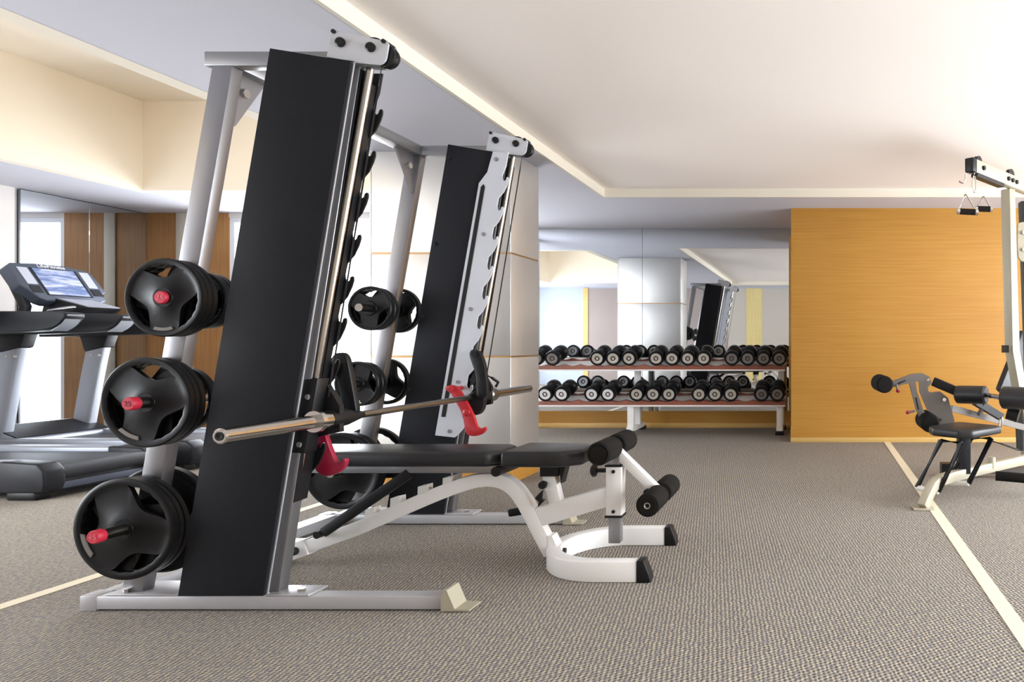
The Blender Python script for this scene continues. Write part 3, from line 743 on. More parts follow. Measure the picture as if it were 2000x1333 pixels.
for z, R, rot, nm in far:
    x = upx(z)
    plate(R, 0.034, x, 3.66, z, rot, 'black grip plate on the %s peg, lifter side of the upright by the steel column' % nm, G, band=False)
    plate(R*0.98, 0.032, x, 3.70, z, rot+0.5, 'black grip plate squeezed against the upright on the %s peg by the steel column' % nm, G)
    plate(R*1.08 if nm != 'lowest' else R, 0.036, x, 3.90, z, rot+0.3, 'black plate on the column side of the far upright, %s peg' % nm, G)

# ================================================================== BENCH
BY0, BY1 = 2.965, 3.235
bn = thing('adjustable_bench', (-1.6, 3.1, 0), 'white framed weight bench with black pads and foam leg rollers', 'weight bench')
def pad(x0, x1, y0, y1, z0, z1, ch=0.05, name='pad'):
    bm = B()
    prism(bm, [(x0, y0), (x1-ch, y0), (x1, y0+ch), (x1, y1-ch), (x1-ch, y1), (x0, y1)], z0, z1, axis='Z')
    return bm
obj('back_pad', pad(-2.42, -1.395, BY0, BY1, 0.462, 0.528, 0.05), 'vinyl', bn, bev=0.02, seg=4)
obj('seat_pad', prism(B(), [(-1.378, 2.955), (-1.12, 2.955), (-1.035, 3.02), (-1.035, 3.18), (-1.12, 3.245), (-1.378, 3.245)], 0.462, 0.532, axis='Z'), 'vinyl', bn, bev=0.018, seg=4)
obj('pad_support', box(B(), -2.25, -1.41, 3.03, 3.08, 0.425, 0.462), 'steel', bn, bev=0.004)
obj('pad_support', box(B(), -2.25, -1.41, 3.13, 3.18, 0.425, 0.462), 'steel', bn, bev=0.004)
obj('pivot', cyl(B(), (-1.415, 3.0, 0.437), (-1.415, 3.2, 0.437), 0.022), 'black', bn)
rail = [(-2.46, 0.035), (-2.388, 0.052), (-2.066, 0.170), (-1.72, 0.322), (-1.58, 0.372), (-1.50, 0.388), (-1.43, 0.382), (-1.37, 0.345), (-1.325, 0.28), (-1.26, 0.155), (-1.205, 0.05)]
rl = rail[:3] + smooth_pts(rail[2:9], 2)[1:-1] + rail[8:]
obj('main_rail', strip(B(), rl, 0.062, 3.07, 3.13), 'white', bn, bev=0.006)
obj('rail_sleeve', strip(B(), [(-2.50, 0.036), (-2.40, 0.050), (-2.30, 0.086)], 0.072, 3.064, 3.136), 'white', bn, bev=0.004)
for x, z in ((-2.345, 0.07),):
    obj('lock_knob', cyl(B(), (x, 3.035, z), (x, 3.07, z), 0.018), 'black', bn, bev=0.004)
obj('rear_foot', box(B(), -2.56, -2.49, 2.86, 3.34, 0, 0.05), 'white', bn, bev=0.006)
for x0, x1, ya, yb in ((706, 726, 1002, 1022), (756, 776, 980, 1001), (810, 830, 957, 978), (859, 878, 940, 958)):
    tab = pxpoly([(x0, yb+16), (x1, yb+6), (x1, ya-8), (x0+2, ya-4)], 3.06)
    obj('ladder_tab', prism(B(), tab, 3.076, 3.124), 'white', bn)
for y in (3.035, 3.165):
    obj('support_strut', beam(B(), (PX(632, y), y, PZ(1043, y)+0.005), (PX(800, y), y, PZ(925, y)), 0.018, 0.045), 'black', bn, bev=0.003)
obj('strut_bar', cyl(B(), (PX(640, 3.1), 3.03, PZ(1038, 3.1)), (PX(640, 3.1), 3.17, PZ(1038, 3.1)), 0.016), 'black', bn)
# U-shaped front base
cu = (-0.935, 3.145); r_u = 0.262
path = [(-0.755, 2.883), (-0.935, 2.883)] + arc(cu, r_u, -PI/2, -3*PI/2, 20)[1:-1] + [(-0.935, 3.407), (-0.755, 3.407)]
obj('u_base', strip(B(), path, 0.062, 0.0, 0.088, axis='Z'), 'white', bn, bev=0.008)
for y in (2.883, 3.407):
    b = B(); prism(b, [(-0.758, 0), (-0.700, 0), (-0.704, 0.03), (-0.728, 0.092), (-0.758, 0.092)], y-0.034, y+0.034)
    obj('end_cap', b, 'black', bn, bev=0.004)
b = B(); prism(b, [(-1.215, 0.135), (-1.195, 0.135), (-1.148, 0.035), (-1.160, 0.012), (-1.20, 0.012)], 3.068, 3.132); obj('base_gusset', b, 'white', bn)
for y, x in ((3.082, -1.162), (3.118, -1.162)):
    obj('gusset_bolt', cyl(B(), (x-0.01, y, 0.055), (x+0.012, y, 0.055), 0.013, n=8), 'black', bn)
# arm to leg post
obj('leg_arm', strip(B(), [(-1.30, 0.205), (-0.94, 0.312)], 0.086, 3.072, 3.128), 'white', bn, bev=0.005)
obj('leg_post', box(B(), -0.952, -0.882, 3.065, 3.135, 0.226, 0.447), 'white', bn, bev=0.004)
for z in (0.438, 0.240):
    obj('post_bolt', cyl(B(), (-0.917, 3.068, z-0.012 if z > 0.4 else z+0.006), (-0.917, 3.060, z-0.012 if z > 0.4 else z+0.006), 0.008, n=12), 'black', bn)
obj('post_collar', box(B(), -0.955, -0.879, 3.062, 3.138, 0.218, 0.228), 'black', bn)
obj('post_collar', box(B(), -0.955, -0.879, 3.062, 3.138, 0.447, 0.456), 'black', bn)
obj('inner_post', box(B(), -0.943, -0.891, 3.074, 3.126, 0.10, 0.50), 'steel', bn, bev=0.003)
b = B(); beam(b, (-0.915, 3.1, 0.515), (-0.722, 3.1, 0.325), 0.05, 0.042); obj('roller_arm', b, 'white', bn, bev=0.004)
obj('post_knob', cyl(B(), (-1.005, 3.1, 0.425), (-0.95, 3.1, 0.425), 0.010), 'black', bn)
obj('knob_grip', lathe(B(), (-1.0, 3.1, 0.425), (-1, 0, 0), [(0, 0.010), (0.006, 0.028), (0.02, 0.03), (0.028, 0.02), (0.028, 0)], n=10), 'black', bn)
for x, z, r in ((-0.924, 0.535, 0.050), (-0.717, 0.318, 0.050)):
    obj('axle', cyl(B(), (x, 2.90, z), (x, 3.31, z), 0.012), 'chrome', bn)
    for ya, yb in ((2.87, 3.07), (3.12, 3.32)):
        prof = [(0.0, 0.018), (0, r*0.72), (0.002, r*0.74), (0.004, r*0.92), (0.012, r), (yb-ya-0.012, r), (yb-ya, r*0.9)] if z < 0.4 else [(0.0, 0.0), (0, r*0.66), (0.004, r*0.68), (0.002, r*0.86), (0.012, r), (yb-ya-0.012, r), (yb-ya, r*0.9)]
        ro_ = obj('foam_roller', lathe(B(), (x, ya, z), (0, 1, 0), prof, n=32), 'foam', bn)
    if z < 0.4: obj('axle_end', lathe(B(), (x, 2.869, z), (0, 1, 0), [(0.002, 0.008), (0, 0.010), (0, 0.014), (0.003, 0.014)], n=18), 'chrome', bn)
obj('arm_lock', cyl(B(), (-0.765, 3.05, 0.335), (-0.765, 3.15, 0.335), 0.014), 'black', bn)
# seat support
b = B(); strip(b, [(-1.175, 0.245), (-1.215, 0.405)], 0.056, 3.075, 3.125); obj('seat_bracket', b, 'white', bn, bev=0.004)
obj('seat_mount', box(B(), -1.245, -1.165, 3.06, 3.14, 0.405, 0.463), 'black', bn)
obj('seat_mount', prism(B(), [(-1.165, 0.463), (-1.13, 0.463), (-1.155, 0.37)], 3.07, 3.13), 'black', bn)
p = P(1062, 947, 3.06); obj('seat_knob', lathe(B(), (p[0], 3.075, p[2]), (0, -1, 0), [(0, 0.012), (0.02, 0.012), (0.022, 0.019), (0.036, 0.017), (0.036, 0)], n=16), 'black', bn)
b = B(); prism(b, pxpoly([(1046, 973), (1060, 958), (1058, 975), (1064, 977), (1052, 990), (1054, 980)], 3.06), 3.05, 3.07); obj('adjust_lever', b, 'black', bn)
b = B(); strip(b, [(PX(993, 3.2), PZ(1003, 3.2)), (PX(1025, 3.2), PZ(998, 3.2))], 0.036, 3.19, 3.215); obj('transport_handle', b, 'black', bn, bev=0.008)

# ================================================================== DUMBBELL RACK
rk = thing('dumbbell_rack', (-2.0, 7.7, 0), 'white two-tier dumbbell rack with reddish brown saddle rails under the mirror', 'dumbbell rack')
RX0, RX1 = -3.62, PX(1533, 7.42)
tiers = [(7.50, 0.760), (7.46, 0.372)]        # y of front lip, z of lip base
TILT = math.radians(14)
UP = [1046, 1078, 1166, 1197, 1228, 1281, 1312, 1343, 1374, 1429, 1460, 1491, 1522]
LO = [1064, 1096, 1155, 1187, 1243, 1275, 1306, 1365, 1396, 1427, 1487, 1518]
for ti, (yf, zl) in enumerate(tiers):
    sh = beam(B(), (RX0, yf+0.215, zl+0.030), (RX1, yf+0.215, zl+0.030), 0.34, 0.012, up=(0, -math.sin(TILT), math.cos(TILT)))
    obj('shelf', sh, 'white', rk)
    sp = 31.2*yf/F
    for dy, dz, h in ((0.0, -0.012, 0.0), (0.25, 0.052, 0.0)):
        pts = [(RX0, zl+dz-0.018), (RX1, zl+dz-0.018)]
        top = []
        xx = RX1
        pxs = UP if ti == 0 else LO
        c0 = PX(pxs[-1], yf-0.03)
        nn = 120
        for i in range(nn+1):
            x = RX1 + (RX0 - RX1)*i/nn
            u = ((x - c0)/sp) % 1.0; dd = min(u, 1-u)*2   # 0 at the saddle centre
            top.append((x, zl+dz + 0.004 + 0.022*dd**1.5))
        bm = B(); top_b = [(x, zl+dz-0.030) for x, _ in top]
        V = [[bm.verts.new((a[0], yy, zz)) for yy, zz in ((yf+dy, a[1]), (yf+dy, b_[1]), (yf+dy+0.03, b_[1]), (yf+dy+0.03, a[1]+0.006))] for a, b_ in zip(top, top_b)]
        for A_, C_ in zip(V[:-1], V[1:]):
            for k in range(4): bm.faces.new([A_[k], A_[(k+1) % 4], C_[(k+1) % 4], C_[k]])
        bm.faces.new(V[0]); bm.faces.new(V[-1][::-1])
        obj('saddle_rail', bm, 'wood_lip', rk)
    obj('shelf_edge', box(B(), RX0, RX1, yf-0.004, yf+0.03, zl-0.058, zl-0.0425), 'white', rk)
for px in (940, 1232, 1523):
    x = PX(px, 7.52)
    obj('front_leg', box(B(), x-0.034, x+0.034, 7.50, 7.56, 0.06, 0.36), 'white', rk, bev=0.004)
    obj('rear_post', box(B(), x-0.034, x+0.034, 7.78, 7.84, 0.06, 0.84), 'white', rk, bev=0.004)
    obj('foot_beam', box(B(), x-0.036, x+0.036, 7.47, 8.00, 0.035, 0.085), 'white', rk, bev=0.004)
    for ya, yb in ((7.44, 7.50), (7.96, 8.03)):
        obj('foot_cap', box(B(), x-0.046, x+0.046, ya, yb, 0.0, 0.045), 'black', rk, bev=0.005)
    obj('end_plate', beam(B(), (x, 7.53, 0.335), (x, 7.81, 0.415), 0.05, 0.05), 'white', rk)
    obj('end_plate', beam(B(), (x, 7.56, 0.72), (x, 7.83, 0.80), 0.05, 0.05), 'white', rk)

# dumbbells
def make_dumbbell(mat_disc):
    db = thing('dumbbell', (0, 0, 0))
    Ld, R, hw = 0.30, 0.082, 0.085
    for s, y0 in ((1, 0.0), (-1, Ld)):
        d = (0, s, 0)
        h = obj('head', lathe(B(), (0, y0, 0), d, [(0.004, 0.058), (0.0, 0.064), (0.0, 0.078), (0.008, R), (hw-0.02, R), (hw-0.006, R*0.86), (hw, 0.06), (hw, 0.0)], n=32), 'rubber', db, local=True)
        f = obj('face_disc', lathe(B(), (0, y0, 0), d, [(0.003, 0.026), (0.001, 0.030), (0.001, 0.056), (0.005, 0.060)], n=28), mat_disc, db, local=True)
        obj('bolt', lathe(B(), (0, y0, 0), d, [(0.006, 0.0), (0.006, 0.014), (0.0, 0.017), (0.0, 0.026), (0.004, 0.028)], n=20), 'bolt_brown', db, local=True)
    obj('handle', lathe(B(), (0, hw, 0), (0, 1, 0), [(0, 0.020), (0.01, 0.019), (0.065, 0.022), (0.12, 0.019), (0.13, 0.020)], n=20), 'chrome', db, local=True)
    return db
protos = {k: make_dumbbell(k) for k in ('disc', 'disc_white', 'disc_dark')}
used = {k: False for k in protos}
def place_db(kind, x, y, z, label, group):
    if used[kind]: o = copy_tree(protos[kind])
    else: o = protos[kind]; used[kind] = True
    o.location = (x, y, z); o.rotation_euler = (TILT, 0, 0); tag(o, label, 'dumbbell', group)
    return o
ORD = ['end', 'second', 'third', 'fourth', 'fifth', 'sixth', 'seventh', 'eighth', 'ninth', 'tenth', 'eleventh', 'twelfth', 'thirteenth']
LOOK = {'disc': 'pale grey', 'disc_white': 'white', 'disc_dark': 'dull dark grey'}
def fill_tier(pxs, y, z, kinds, tier, group):
    n = len(pxs)
    for i, (p_, k_) in enumerate(zip(pxs, kinds)):
        o = ORD[n-1-i]
        lab = 'black dumbbell with %s disc, %s from the orange wall, %s tier' % (LOOK[k_], o if o != 'end' else 'first', tier)
        place_db(k_, PX(p_, y), y, z, lab, group)
yu, zu = 7.43, PZ(701, 7.43); yl, zl_ = 7.39, PZ(771, 7.39)
GU, GL = 'dumbbells on the upper rack tier', 'dumbbells on the lower rack tier'
fill_tier(UP, yu, zu, ['disc_dark']*2 + ['disc']*7 + ['disc_dark']*4, 'upper', GU)
fill_tier(LO, yl, zl_, ['disc_white']*4 + ['disc']*6 + ['disc_dark']*2, 'lower', GL)

# ================================================================== TREADMILLS
def make_treadmill(ox, oy, label):
    """ox: X of the rear end, oy: Y of the near side; runs toward -X"""
    t = thing('treadmill', (ox-1.0, oy+0.385, 0), label, 'treadmill', 'treadmills facing the mirror wall')
    W = 0.77
    def bx(name, x0, x1, y0, y1, z0, z1, m, bev=0.01, par=None, seg=2): return obj(name, box(B(), ox+x0, ox+x1, oy+y0, oy+y1, z0, z1), m, par or t, bev=bev, seg=seg)
    bx('under_frame', -1.95, -0.03, 0.06, W-0.06, 0.04, 0.13, 'tm_dark')
    for y0, y1 in ((0.0, 0.10), (W-0.10, W)):
        sr = obj('side_rail', prism(B(), [(oy+y0, 0.135), (oy+y1, 0.135), (oy+y1, 0.235), (oy+y1-0.02, 0.25), (oy+y0+0.02, 0.25), (oy+y0, 0.235)], ox-1.55, ox-0.26, axis='X'), 'tm_silver', t, bev=0.006)
        bx('side_skirt', -1.6, -0.2, y0+0.012, y1-0.012, 0.05, 0.135, 'tm_grey')
        # rear corner cap
        cap = B(); prism(cap, [(ox-0.30, 0.05), (ox-0.02, 0.05), (ox+0.0, 0.10), (ox-0.005, 0.19), (ox-0.05, 0.235), (ox-0.30, 0.25)], oy+y0-0.015, oy+y1+0.015)
        obj('rear_cap', cap, 'tm_dark', t, bev=0.014, seg=3)
        bx('rear_foot', -0.26, -0.08, y0, y1, 0.0, 0.055, 'black')
        if y0 == 0.0:
            text('deck_lettering', 'FlexDeck', 0.042, 'text_grey', t, (ox-1.40, oy-0.0008, 0.195), (1, 0, 0), (0, 0, 1), 0.001)
            text('deck_lettering', 'Shock Absorption System', 0.036, 'text_grey', t, (ox-1.05, oy-0.0008, 0.195), (1, 0, 0), (0, 0, 1), 0.001)
    bx('belt', -1.60, -0.06, 0.10, W-0.10, 0.15, 0.215, 'belt', bev=0.03, seg=4)
    obj('rear_roller', cyl(B(), (ox-0.055, oy+0.085, 0.165), (ox-0.055, oy+W-0.085, 0.165), 0.052, n=24), 'belt', t)
    obj('rear_bar', box(B(), ox-0.06, ox-0.02, oy+0.085, oy+W-0.085, 0.055, 0.10), 'tm_grey', t, bev=0.006)
    # motor hood
    hd = B(); prism(hd, smooth_pts([(ox-1.42, 0.235), (ox-1.55, 0.29), (ox-1.70, 0.335), (ox-1.88, 0.33), (ox-2.0, 0.24), (ox-2.02, 0.06)], 2) + [(ox-1.40, 0.06)], oy+0.03, oy+W-0.03)
    h = obj('motor_hood', hd, 'tm_silver', t, bev=0.02, seg=3, ang=60)
    sm_ = B(); strip(sm_, [(ox-1.44, 0.252), (ox-1.55, 0.297), (ox-1.68, 0.338)], 0.006, oy+0.034, oy+W-0.034); obj('hood_seam', sm_, 'tm_dark', h)
    # uprights and handrails
    for y0 in (0.02, W-0.12):
        up_ = B()
        pts = smooth_pts([(ox-1.66, 0.06), (ox-1.60, 0.40), (ox-1.53, 0.80), (ox-1.47, 1.06)], 2)
        strip(up_, pts, 0.15, oy+y0+0.01, oy+y0+0.09)
        u = obj('upright', up_, 'tm_silver', t, bev=0.02, seg=3)
        br = B(); prism(br, [(ox-1.57, 0.93), (ox-1.40, 0.97), (ox-1.36, 1.09), (ox-1.62, 1.09)], oy+y0, oy+y0+0.10); obj('upright_bracket', br, 'tm_dark', u, bev=0.01)
        for dx in (0, 0.07): obj('bolt', cyl(B(), (ox-1.52+dx, oy+y0+0.008, 0.90), (ox-1.52+dx, oy+y0+0.012, 0.90), 0.012, n=12), 'chrome', u)
        hr = B(); prism(hr, smooth_pts([(ox-1.95, 1.06), (ox-0.90, 1.085), (ox-0.66, 1.11), (ox-0.58, 1.20)], 2) + smooth_pts([(ox-0.585, 1.225), (ox-0.62, 1.235), (ox-0.70, 1.24), (ox-1.95, 1.235)], 1), oy+y0-0.02, oy+y0+0.12)
        r_ = obj('handrail', hr, 'tm_dark', t, bev=0.03, seg=4, ang=50)
        et = B(); strip(et, smooth_pts([(ox-0.70, 1.097), (ox-0.63, 1.135), (ox-0.578, 1.215)], 2), 0.006, oy+y0-0.004, oy+y0+0.104); obj('rail_tip', et, 'tm_silver', r_)
    bx('cross_bar', -1.58, -1.38, 0.12, W-0.12, 1.10, 1.20, 'tm_dark', 0.02)
    for y in (0.20, W-0.20):
        obj('pulse_grip', tube(B(), [(ox-1.42, oy+y, 1.22), (ox-1.36, oy+y, 1.27), (ox-1.20, oy+y+(0.06 if y < 0.3 else -0.06), 1.30)], 0.022, 12), 'chrome', t)
    # console leaning toward the mirror
    a = Vector((ox-1.37, 0, 1.37)); c = Vector((ox-1.57, 0, 1.655)); u = (c - a).normalized(); nrm = Vector((u.z, 0, -u.x))
    yc = oy+W/2; hwid = 0.335
    def cp(s, tt, off=0.0):           # s across (-1..1), tt up 0..1
        v = a + (c - a)*tt + nrm*off; return Vector((v.x, yc + s*hwid, v.z))
    outline = [(-0.74, 0.0), (-0.62, -0.06), (0.62, -0.06), (0.80, 0.02), (0.82, 0.22), (0.96, 0.30), (0.92, 0.86), (0.80, 0.97), (0.30, 1.06), (-0.30, 1.06), (-0.85, 1.0), (-0.98, 0.90), (-0.98, 0.36), (-0.86, 0.24)]
    def slab(outl, o0, o1):
        bm = B(); A_ = [bm.verts.new(cp(s, tt, o0)) for s, tt in outl]; C_ = [bm.verts.new(cp(s, tt, o1)) for s, tt in outl]
        bm.faces.new(A_); bm.faces.new(C_[::-1]); n = len(outl)
        for i in range(n): bm.faces.new([A_[i], C_[i], C_[(i+1) % n], A_[(i+1) % n]])
        return bm
    cn = obj('console', slab(outline, -0.09, 0.0), 'tm_grey', t, bev=0.014, seg=3)
    obj('screen_bezel', slab([(-0.52, 0.10), (0.52, 0.10), (0.52, 0.90), (-0.52, 0.90)], -0.004, 0.004), 'tm_dark', cn)
    obj('screen', slab([(-0.48, 0.12), (0.45, 0.12), (0.45, 0.88), (-0.48, 0.88)], 0.0, 0.006), 'screen', cn)
    for s0, s1 in ((-0.80, -0.58), (0.58, 0.80)):
        obj('keypad', slab([(s0, 0.40), (s1, 0.40), (s1, 0.88), (s0, 0.88)], -0.002, 0.004), 'tm_light', cn)
        obj('keypad', slab([(s0, 0.16), (s1, 0.16), (s1, 0.36), (s0, 0.36)], -0.002, 0.004), 'tm_dark', cn)
    o3 = cp(0, 0.975, 0.001)
    text('console_lettering', 'LifeFitness', 0.050, 'text_white', cn, o3, (0, 1, 0), u, 0.002)
    ct = B(); prism(ct, [(ox-1.50, 1.20), (ox-1.30, 1.20), (ox-1.12, 1.285), (ox-1.10, 1.30), (ox-1.38, 1.375), (ox-1.46, 1.35)], oy+0.24, oy+W-0.24); obj('control_tray', ct, 'tm_dark', t, bev=0.012)
    kt = B(); beam(kt, (ox-1.115, yc, 1.306), (ox-1.36, yc, 1.372), 0.26, 0.008); obj('tray_keypad', kt, 'tm_light', t)
    for y in (0.10, W-0.14):
        st = B(); strip(st, [(ox-1.50, 1.15), (ox-1.47, 1.30), (ox-1.56, 1.48)], 0.07, oy+y, oy+y+0.04); obj('console_stem', st, 'tm_dark', t, bev=0.01)
    return t
make_treadmill(-4.90, 5.37, 'silver treadmill with lit console standing against the mirror panels and window')
make_treadmill(-4.90, 4.34, 'silver treadmill with dark rear caps on the open carpet side of its twin')

# ================================================================== CABLE GYM
gy = thing('multi_gym', (1.2, 4.9, 0), 'beige cable multi gym with black seat, leg rollers and overhead boom', 'gym machine')
U = Vector((0.70, 0.71, 0)).normalized()
# base rail
obj('front_foot', box(B(), 0.575, 0.70, 4.08, 4.15, 0, 0.012), 'beige_metal', gy, bev=0.002)
fp = [Vector((0.635, 4.12, 0.012)), Vector((0.675, 4.17, 0.08)), Vector((0.72, 4.25, 0.125)), Vector((0.80, 4.36, 0.14)), Vector((1.10, 4.66, 0.14)), Vector((1.90, 5.42, 0.14))]
def rect_path(bm, pts, w, h):
    rings = []
    for i, p in enumerate(pts):
        d = (pts[min(i+1, len(pts)-1)] - pts[max(i-1, 0)]).normalized()
        a = d.cross(Vector((0, 0, 1))).normalized(); b_ = a.cross(d).normalized()
        rings.append([bm.verts.new(p + a*sa*w/2 + b_*sb*h/2) for sa, sb in ((-1,-1),(1,-1),(1,1),(-1,1))])
    for A_, C_ in zip(rings[:-1], rings[1:]):
        for k in range(4): bm.faces.new([A_[k], A_[(k+1) % 4], C_[(k+1) % 4], C_[k]])
    bm.faces.new(rings[0][::-1]); bm.faces.new(rings[-1])
    return bm
obj('base_rail', rect_path(B(), [Vector(q_) for q_ in smooth_pts([tuple(v) for v in fp], 1)], 0.055, 0.065), 'beige_metal', gy, bev=0.004)
obj('base_stub', cyl(B(), P(1937, 915, 4.75), P(1937, 893, 4.75), 0.026), 'beige_metal', gy)
obj('rear_leg', box(B(), 1.80, 1.90, 5.35, 5.45, 0, 0.11), 'beige_metal', gy)
obj('cross_foot', beam(B(), (1.0, 5.15, 0.055), (1.95, 5.05, 0.055), 0.06, 0.05), 'grey_metal', gy)
obj('cross_foot_cap', box(B(), 0.93, 1.01, 5.11, 5.20, 0, 0.10), 'black', gy)
obj('floor_roller', cyl(B(), P(1945, 930, 4.55), P(2040, 938, 4.45), 0.032), 'foam', gy)
# seat post, seat
obj('seat_post', box(B(), 0.93, 1.01, 4.50, 4.58, 0.14, 0.40), 'tm_dark', gy, bev=0.004)
s0 = Vector((0.97, 4.53, 0.41)); v1 = U; v2 = Vector((-U.y, U.x, 0))
def sp_(a, b_): q_ = s0 + v1*a + v2*b_; return (q_.x, q_.y)
obj('seat', prism(B(), [sp_(-0.22, -0.10), sp_(-0.16, -0.17), sp_(0.20, -0.17), sp_(0.20, 0.17), sp_(-0.16, 0.17), sp_(-0.22, 0.10)], 0.400, 0.455, axis='Z'), 'vinyl', gy, bev=0.016, seg=3)
# swinging foot frames
def foot_frame(tl, tr, bl, br, Yt, Yb):
    g = obj('foot_frame', tube(B(), [P(*bl, Yb), P(*tl, Yt), ], 0.018, 10), 'black', gy)
    obj('frame_bar', tube(B(), [P(*tl, Yt), P(*tr, Yt-0.1)], 0.013, 8), 'black', g)
    obj('frame_bar', tube(B(), [P(*tr, Yt-0.1), P(*br, Yb-0.1)], 0.018, 10), 'black', g)
    obj('foot_bar', cyl(B(), P(*bl, Yb), P(*br, Yb-0.1), 0.016), 'white', g)
foot_frame((1838, 861), (1879, 866), (1791, 953), (1833, 961), 4.42, 4.36)
foot_frame((1897, 856), (1936, 857), (1850, 944), (1892, 945), 4.56, 4.48)
# grey leg developer
YP = 4.86
b = B(); prism(b, pxpoly([(1795, 747), (1803, 737), (1816, 738), (1820, 748), (1812, 758), (1814, 766), (1822, 767), (1836, 765), (1852, 778), (1865, 825), (1830, 832), (1818, 815), (1806, 790), (1796, 765)], YP), YP, YP+0.02)
obj('pivot_plate', b, 'grey_metal', gy)
for px, py in ((1812, 741), (1844, 781), (1836, 819)):
    p = P(px, py, YP); obj('plate_bolt', cyl(B(), (p[0], YP-0.01, p[2]), (p[0], YP, p[2]), 0.013, n=12), 'chrome', gy)
b = B(); prism(b, pxpoly([(1740, 746), (1779, 731), (1800, 729), (1816, 737), (1800, 748), (1787, 745), (1790, 765), (1802, 800), (1812, 814), (1795, 816), (1788, 800), (1775, 748), (1745, 756)], YP-0.02), YP-0.05, YP-0.01)
obj('leg_lever', b, 'grey_metal', gy)
obj('lever_slot', prism(B(), pxpoly([(1752, 748), (1767, 742), (1768, 744), (1753, 751)], YP-0.02), YP-0.052, YP-0.049), 'black', gy)
obj('lever_slot', prism(B(), pxpoly([(1786, 776), (1789, 776), (1794, 800), (1791, 800)], YP-0.02), YP-0.052, YP-0.049), 'black', gy)
for (x, y), (x2, y2), r in (((1729, 752), (1716, 747), 0.060), ((1818, 828), (1804, 818), 0.066)):
    p0 = Vector(P(x, y, YP-0.14)); p1 = Vector(P(x2, y2, YP+0.06))
    obj('foam_roller', lathe(B(), p0, p1-p0, [(0, 0.012), (0, r*0.8), (0.015, r), ((p1-p0).length-0.015, r), ((p1-p0).length, r*0.8), ((p1-p0).length, 0)], n=26), 'foam', gy)
for a_, c_ in (((1751, 752), (1754, 764)), ((1787, 803), (1773, 806))):
    kb = obj('pull_pin', cyl(B(), P(*a_, YP-0.06), P(*c_, YP-0.06), 0.008, n=10), 'grey_metal', gy)
    q_ = Vector(P(*c_, YP-0.06)); obj('pin_knob', lathe(B(), q_ - Vector((0, 0.0, 0.014)), (0, 0, 1), [(0, 0), (0.002, 0.010), (0.014, 0.016), (0.024, 0.012), (0.028, 0)], n=12), 'crimson', kb)
obj('pad_arm', beam(B(), P(1822, 745, YP+0.05), P(1885, 772, YP), 0.05, 0.065), 'black', gy, bev=0.006)
obj('link_bar', beam(B(), P(1858, 798, YP+0.03), P(1998, 835, YP+0.35), 0.03, 0.045), 'grey_metal', gy)
obj('link_bar', beam(B(), P(1912, 812, YP+0.05), P(1925, 783, YP), 0.025, 0.025), 'grey_metal', gy)
obj('lower_arm', beam(B(), P(1905, 785, YP), P(1955, 815, YP+0.1), 0.05, 0.05), 'black', gy)
# thigh rollers on a chrome bar
q0, q1, q2, q3 = Vector(P(1868, 771, 4.80)), Vector(P(1927, 772, 4.68)), Vector(P(1957, 777, 4.50)), Vector(P(2030, 780, 4.36))
def roller(p0, p1, r): Ld = (p1-p0).length; return lathe(B(), p0, p1-p0, [(0, 0.012), (0, r*0.82), (0.012, r), (Ld-0.012, r), (Ld, r*0.82), (Ld, 0)], n=28)
obj('thigh_roller', roller(q0, q1, 0.063), 'vinyl', gy); obj('thigh_roller', roller(q2, q3, 0.074), 'vinyl', gy)
obj('roller_bar', cyl(B(), q1 - (q2-q1)*0.3, q2 + (q2-q1)*0.3, 0.018), 'chrome', gy)
obj('roller_collar', cyl(B(), P(1968, 805, 4.55), P(1990, 812, 4.52), 0.05), 'black', gy)
# tower
obj('front_upright', rect_path(B(), [Vector((1.455, 5.22, 2.18)), Vector((1.475, 5.24, 1.60)), Vector((1.50, 5.26, 0.95)), Vector((1.60, 5.33, 0.50)), Vector((1.66, 5.38, 0.12))], 0.078, 0.085), 'beige_metal', gy, bev=0.006)
p = P(1966, 682, 5.16); obj('upright_pad', box(B(), p[0]-0.03, p[0]+0.015, 5.15, 5.19, p[2]-0.028, p[2]+0.028), 'black', gy)
b0, b1 = Vector((1.065, 4.70, 2.225)), Vector((2.0, 5.80, 2.225))
obj('boom', rect_path(B(), [b0, b1], 0.06, 0.09), 'beige_metal', gy, bev=0.004)
d_ = (b1-b0).normalized()
obj('boom_cap', rect_path(B(), [b0 - d_*0.05, b0 + d_*0.012], 0.066, 0.096), 'black', gy, bev=0.008)
obj('boom_underside', rect_path(B(), [b0 + d_*0.03 - Vector((0,0,0.055)), b0 + d_*0.45 - Vector((0,0,0.055))], 0.05, 0.03), 'black', gy)
for k_ in (0.10, 0.50, 0.57, 0.64):
    q_ = b0 + d_*k_; nn_ = Vector((d_.y, -d_.x, 0)); obj('boom_bolt', cyl(B(), q_ + nn_*0.03, q_ + nn_*0.045, 0.016, n=10), 'black', gy)
obj('top_pulley', lathe(B(), b0 + d_*0.08 + Vector((-0.01, 0.012, 0.045)), (d_.y, -d_.x, 0), [(0, 0.04), (0.008, 0.04), (0.014, 0.03), (0.02, 0.04), (0.028, 0.04)], n=24), 'black', gy)
obj('top_pulley', lathe(B(), b0 + d_*0.60 + Vector((-0.01, 0.012, 0.045)), (d_.y, -d_.x, 0), [(0, 0.05), (0.008, 0.05), (0.014, 0.04), (0.02, 0.05), (0.028, 0.05)], n=24), 'black', gy)
hk = [P(1899, 340, 4.70), P(1886, 337, 4.70), P(1886, 352, 4.70), P(1881, 359, 4.70), P(1873, 354, 4.70)]
obj('boom_hook', tube(B(), smooth_pts(hk, 2), 0.006, 8), 'chrome', gy)
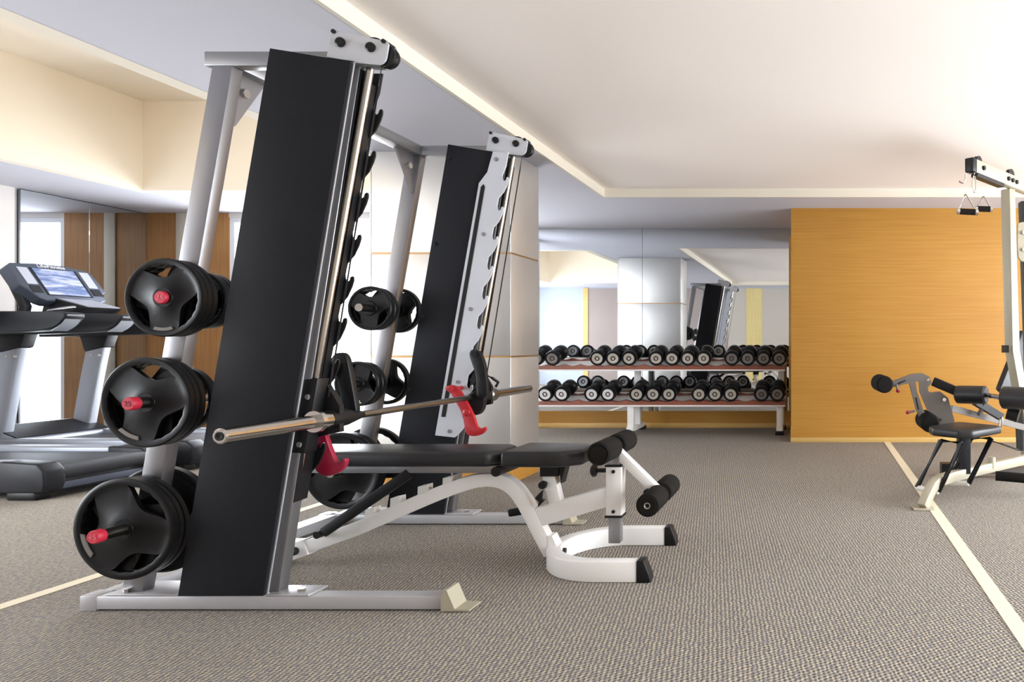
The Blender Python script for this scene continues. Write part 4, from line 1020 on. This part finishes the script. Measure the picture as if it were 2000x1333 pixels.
cb = [P(1903, 338, 4.68), P(1898, 362, 4.68), P(1901, 376, 4.68), P(1905, 376, 4.68), P(1907, 362, 4.68), P(1904, 345, 4.68)]
obj('carabiner', tube(B(), smooth_pts(cb, 1), 0.005, 8), 'chrome', gy)
# press arm and back pad at the tower
b = B(); prism(b, smooth_poly(pxpoly([(1988, 440), (1992, 434), (2015, 434), (2015, 510), (1996, 512), (1988, 500)], 5.0), 1), 5.0, 5.03); obj('arm_plate', b, 'beige_metal', gy)
for py in (455, 488): p = P(1999, py, 5.0); obj('plate_bolt', cyl(B(), (p[0], 4.985, p[2]), (p[0], 5.0, p[2]), 0.014, n=12), 'chrome', gy)
obj('press_arm', beam(B(), P(1998, 395, 5.06), P(2012, 800, 5.06), 0.075, 0.05), 'tm_dark', gy)
obj('back_pad', beam(B(), P(2006, 660, 5.85), P(1962, 775, 5.60), 0.22, 0.06, up=(0.6, -0.3, 0.4)), 'vinyl', gy, bev=0.015)
obj('weight_guide', beam(B(), P(1988, 790, 5.3), P(1992, 880, 5.3), 0.05, 0.04), 'tm_dark', gy)
obj('cable_end', tube(B(), [P(1937, 862, 4.6), P(1958, 868, 4.7), P(1990, 880, 5.0)], 0.007, 8), 'black', gy)
obj('chain_link', tube(B(), smooth_pts([P(1955, 815, 4.6), P(1951, 828, 4.6), P(1954, 842, 4.6), P(1958, 828, 4.6), P(1957, 815, 4.6)], 1), 0.005, 6), 'chrome', gy)

# hanging D handles
def d_handle(apex, gl, gr, Y, label):
    A_ = Vector(P(*apex, Y)); L_ = Vector(P(*gl, Y)); R_ = Vector(P(*gr, Y)); 
    t = thing('triangle_handle', tuple((L_+R_)/2), label, 'cable handle')
    obj('strap_bar', tube(B(), [L_, A_ - Vector((0.004, 0, 0)), A_ + Vector((0.004, 0, 0)), R_], 0.005, 8), 'chrome', t)
    d = (R_-L_); obj('grip', cyl(B(), L_ + d*0.08, R_ - d*0.08, 0.021, n=16), 'foam', t)
    for q_, s in ((L_, 1), (R_, -1)): obj('grip_end', cyl(B(), q_ - d*0.05*s, q_ + d*0.09*s, 0.022, n=16), 'chrome', t)
d_handle((1886, 380), (1871, 413), (1908, 415), 4.66, 'chrome triangle cable handle with black grip hanging below the boom hook')
d_handle((1921, 384), (1906, 408), (1936, 409), 4.90, 'chrome triangle cable handle with black grip hanging beside the gym upright')
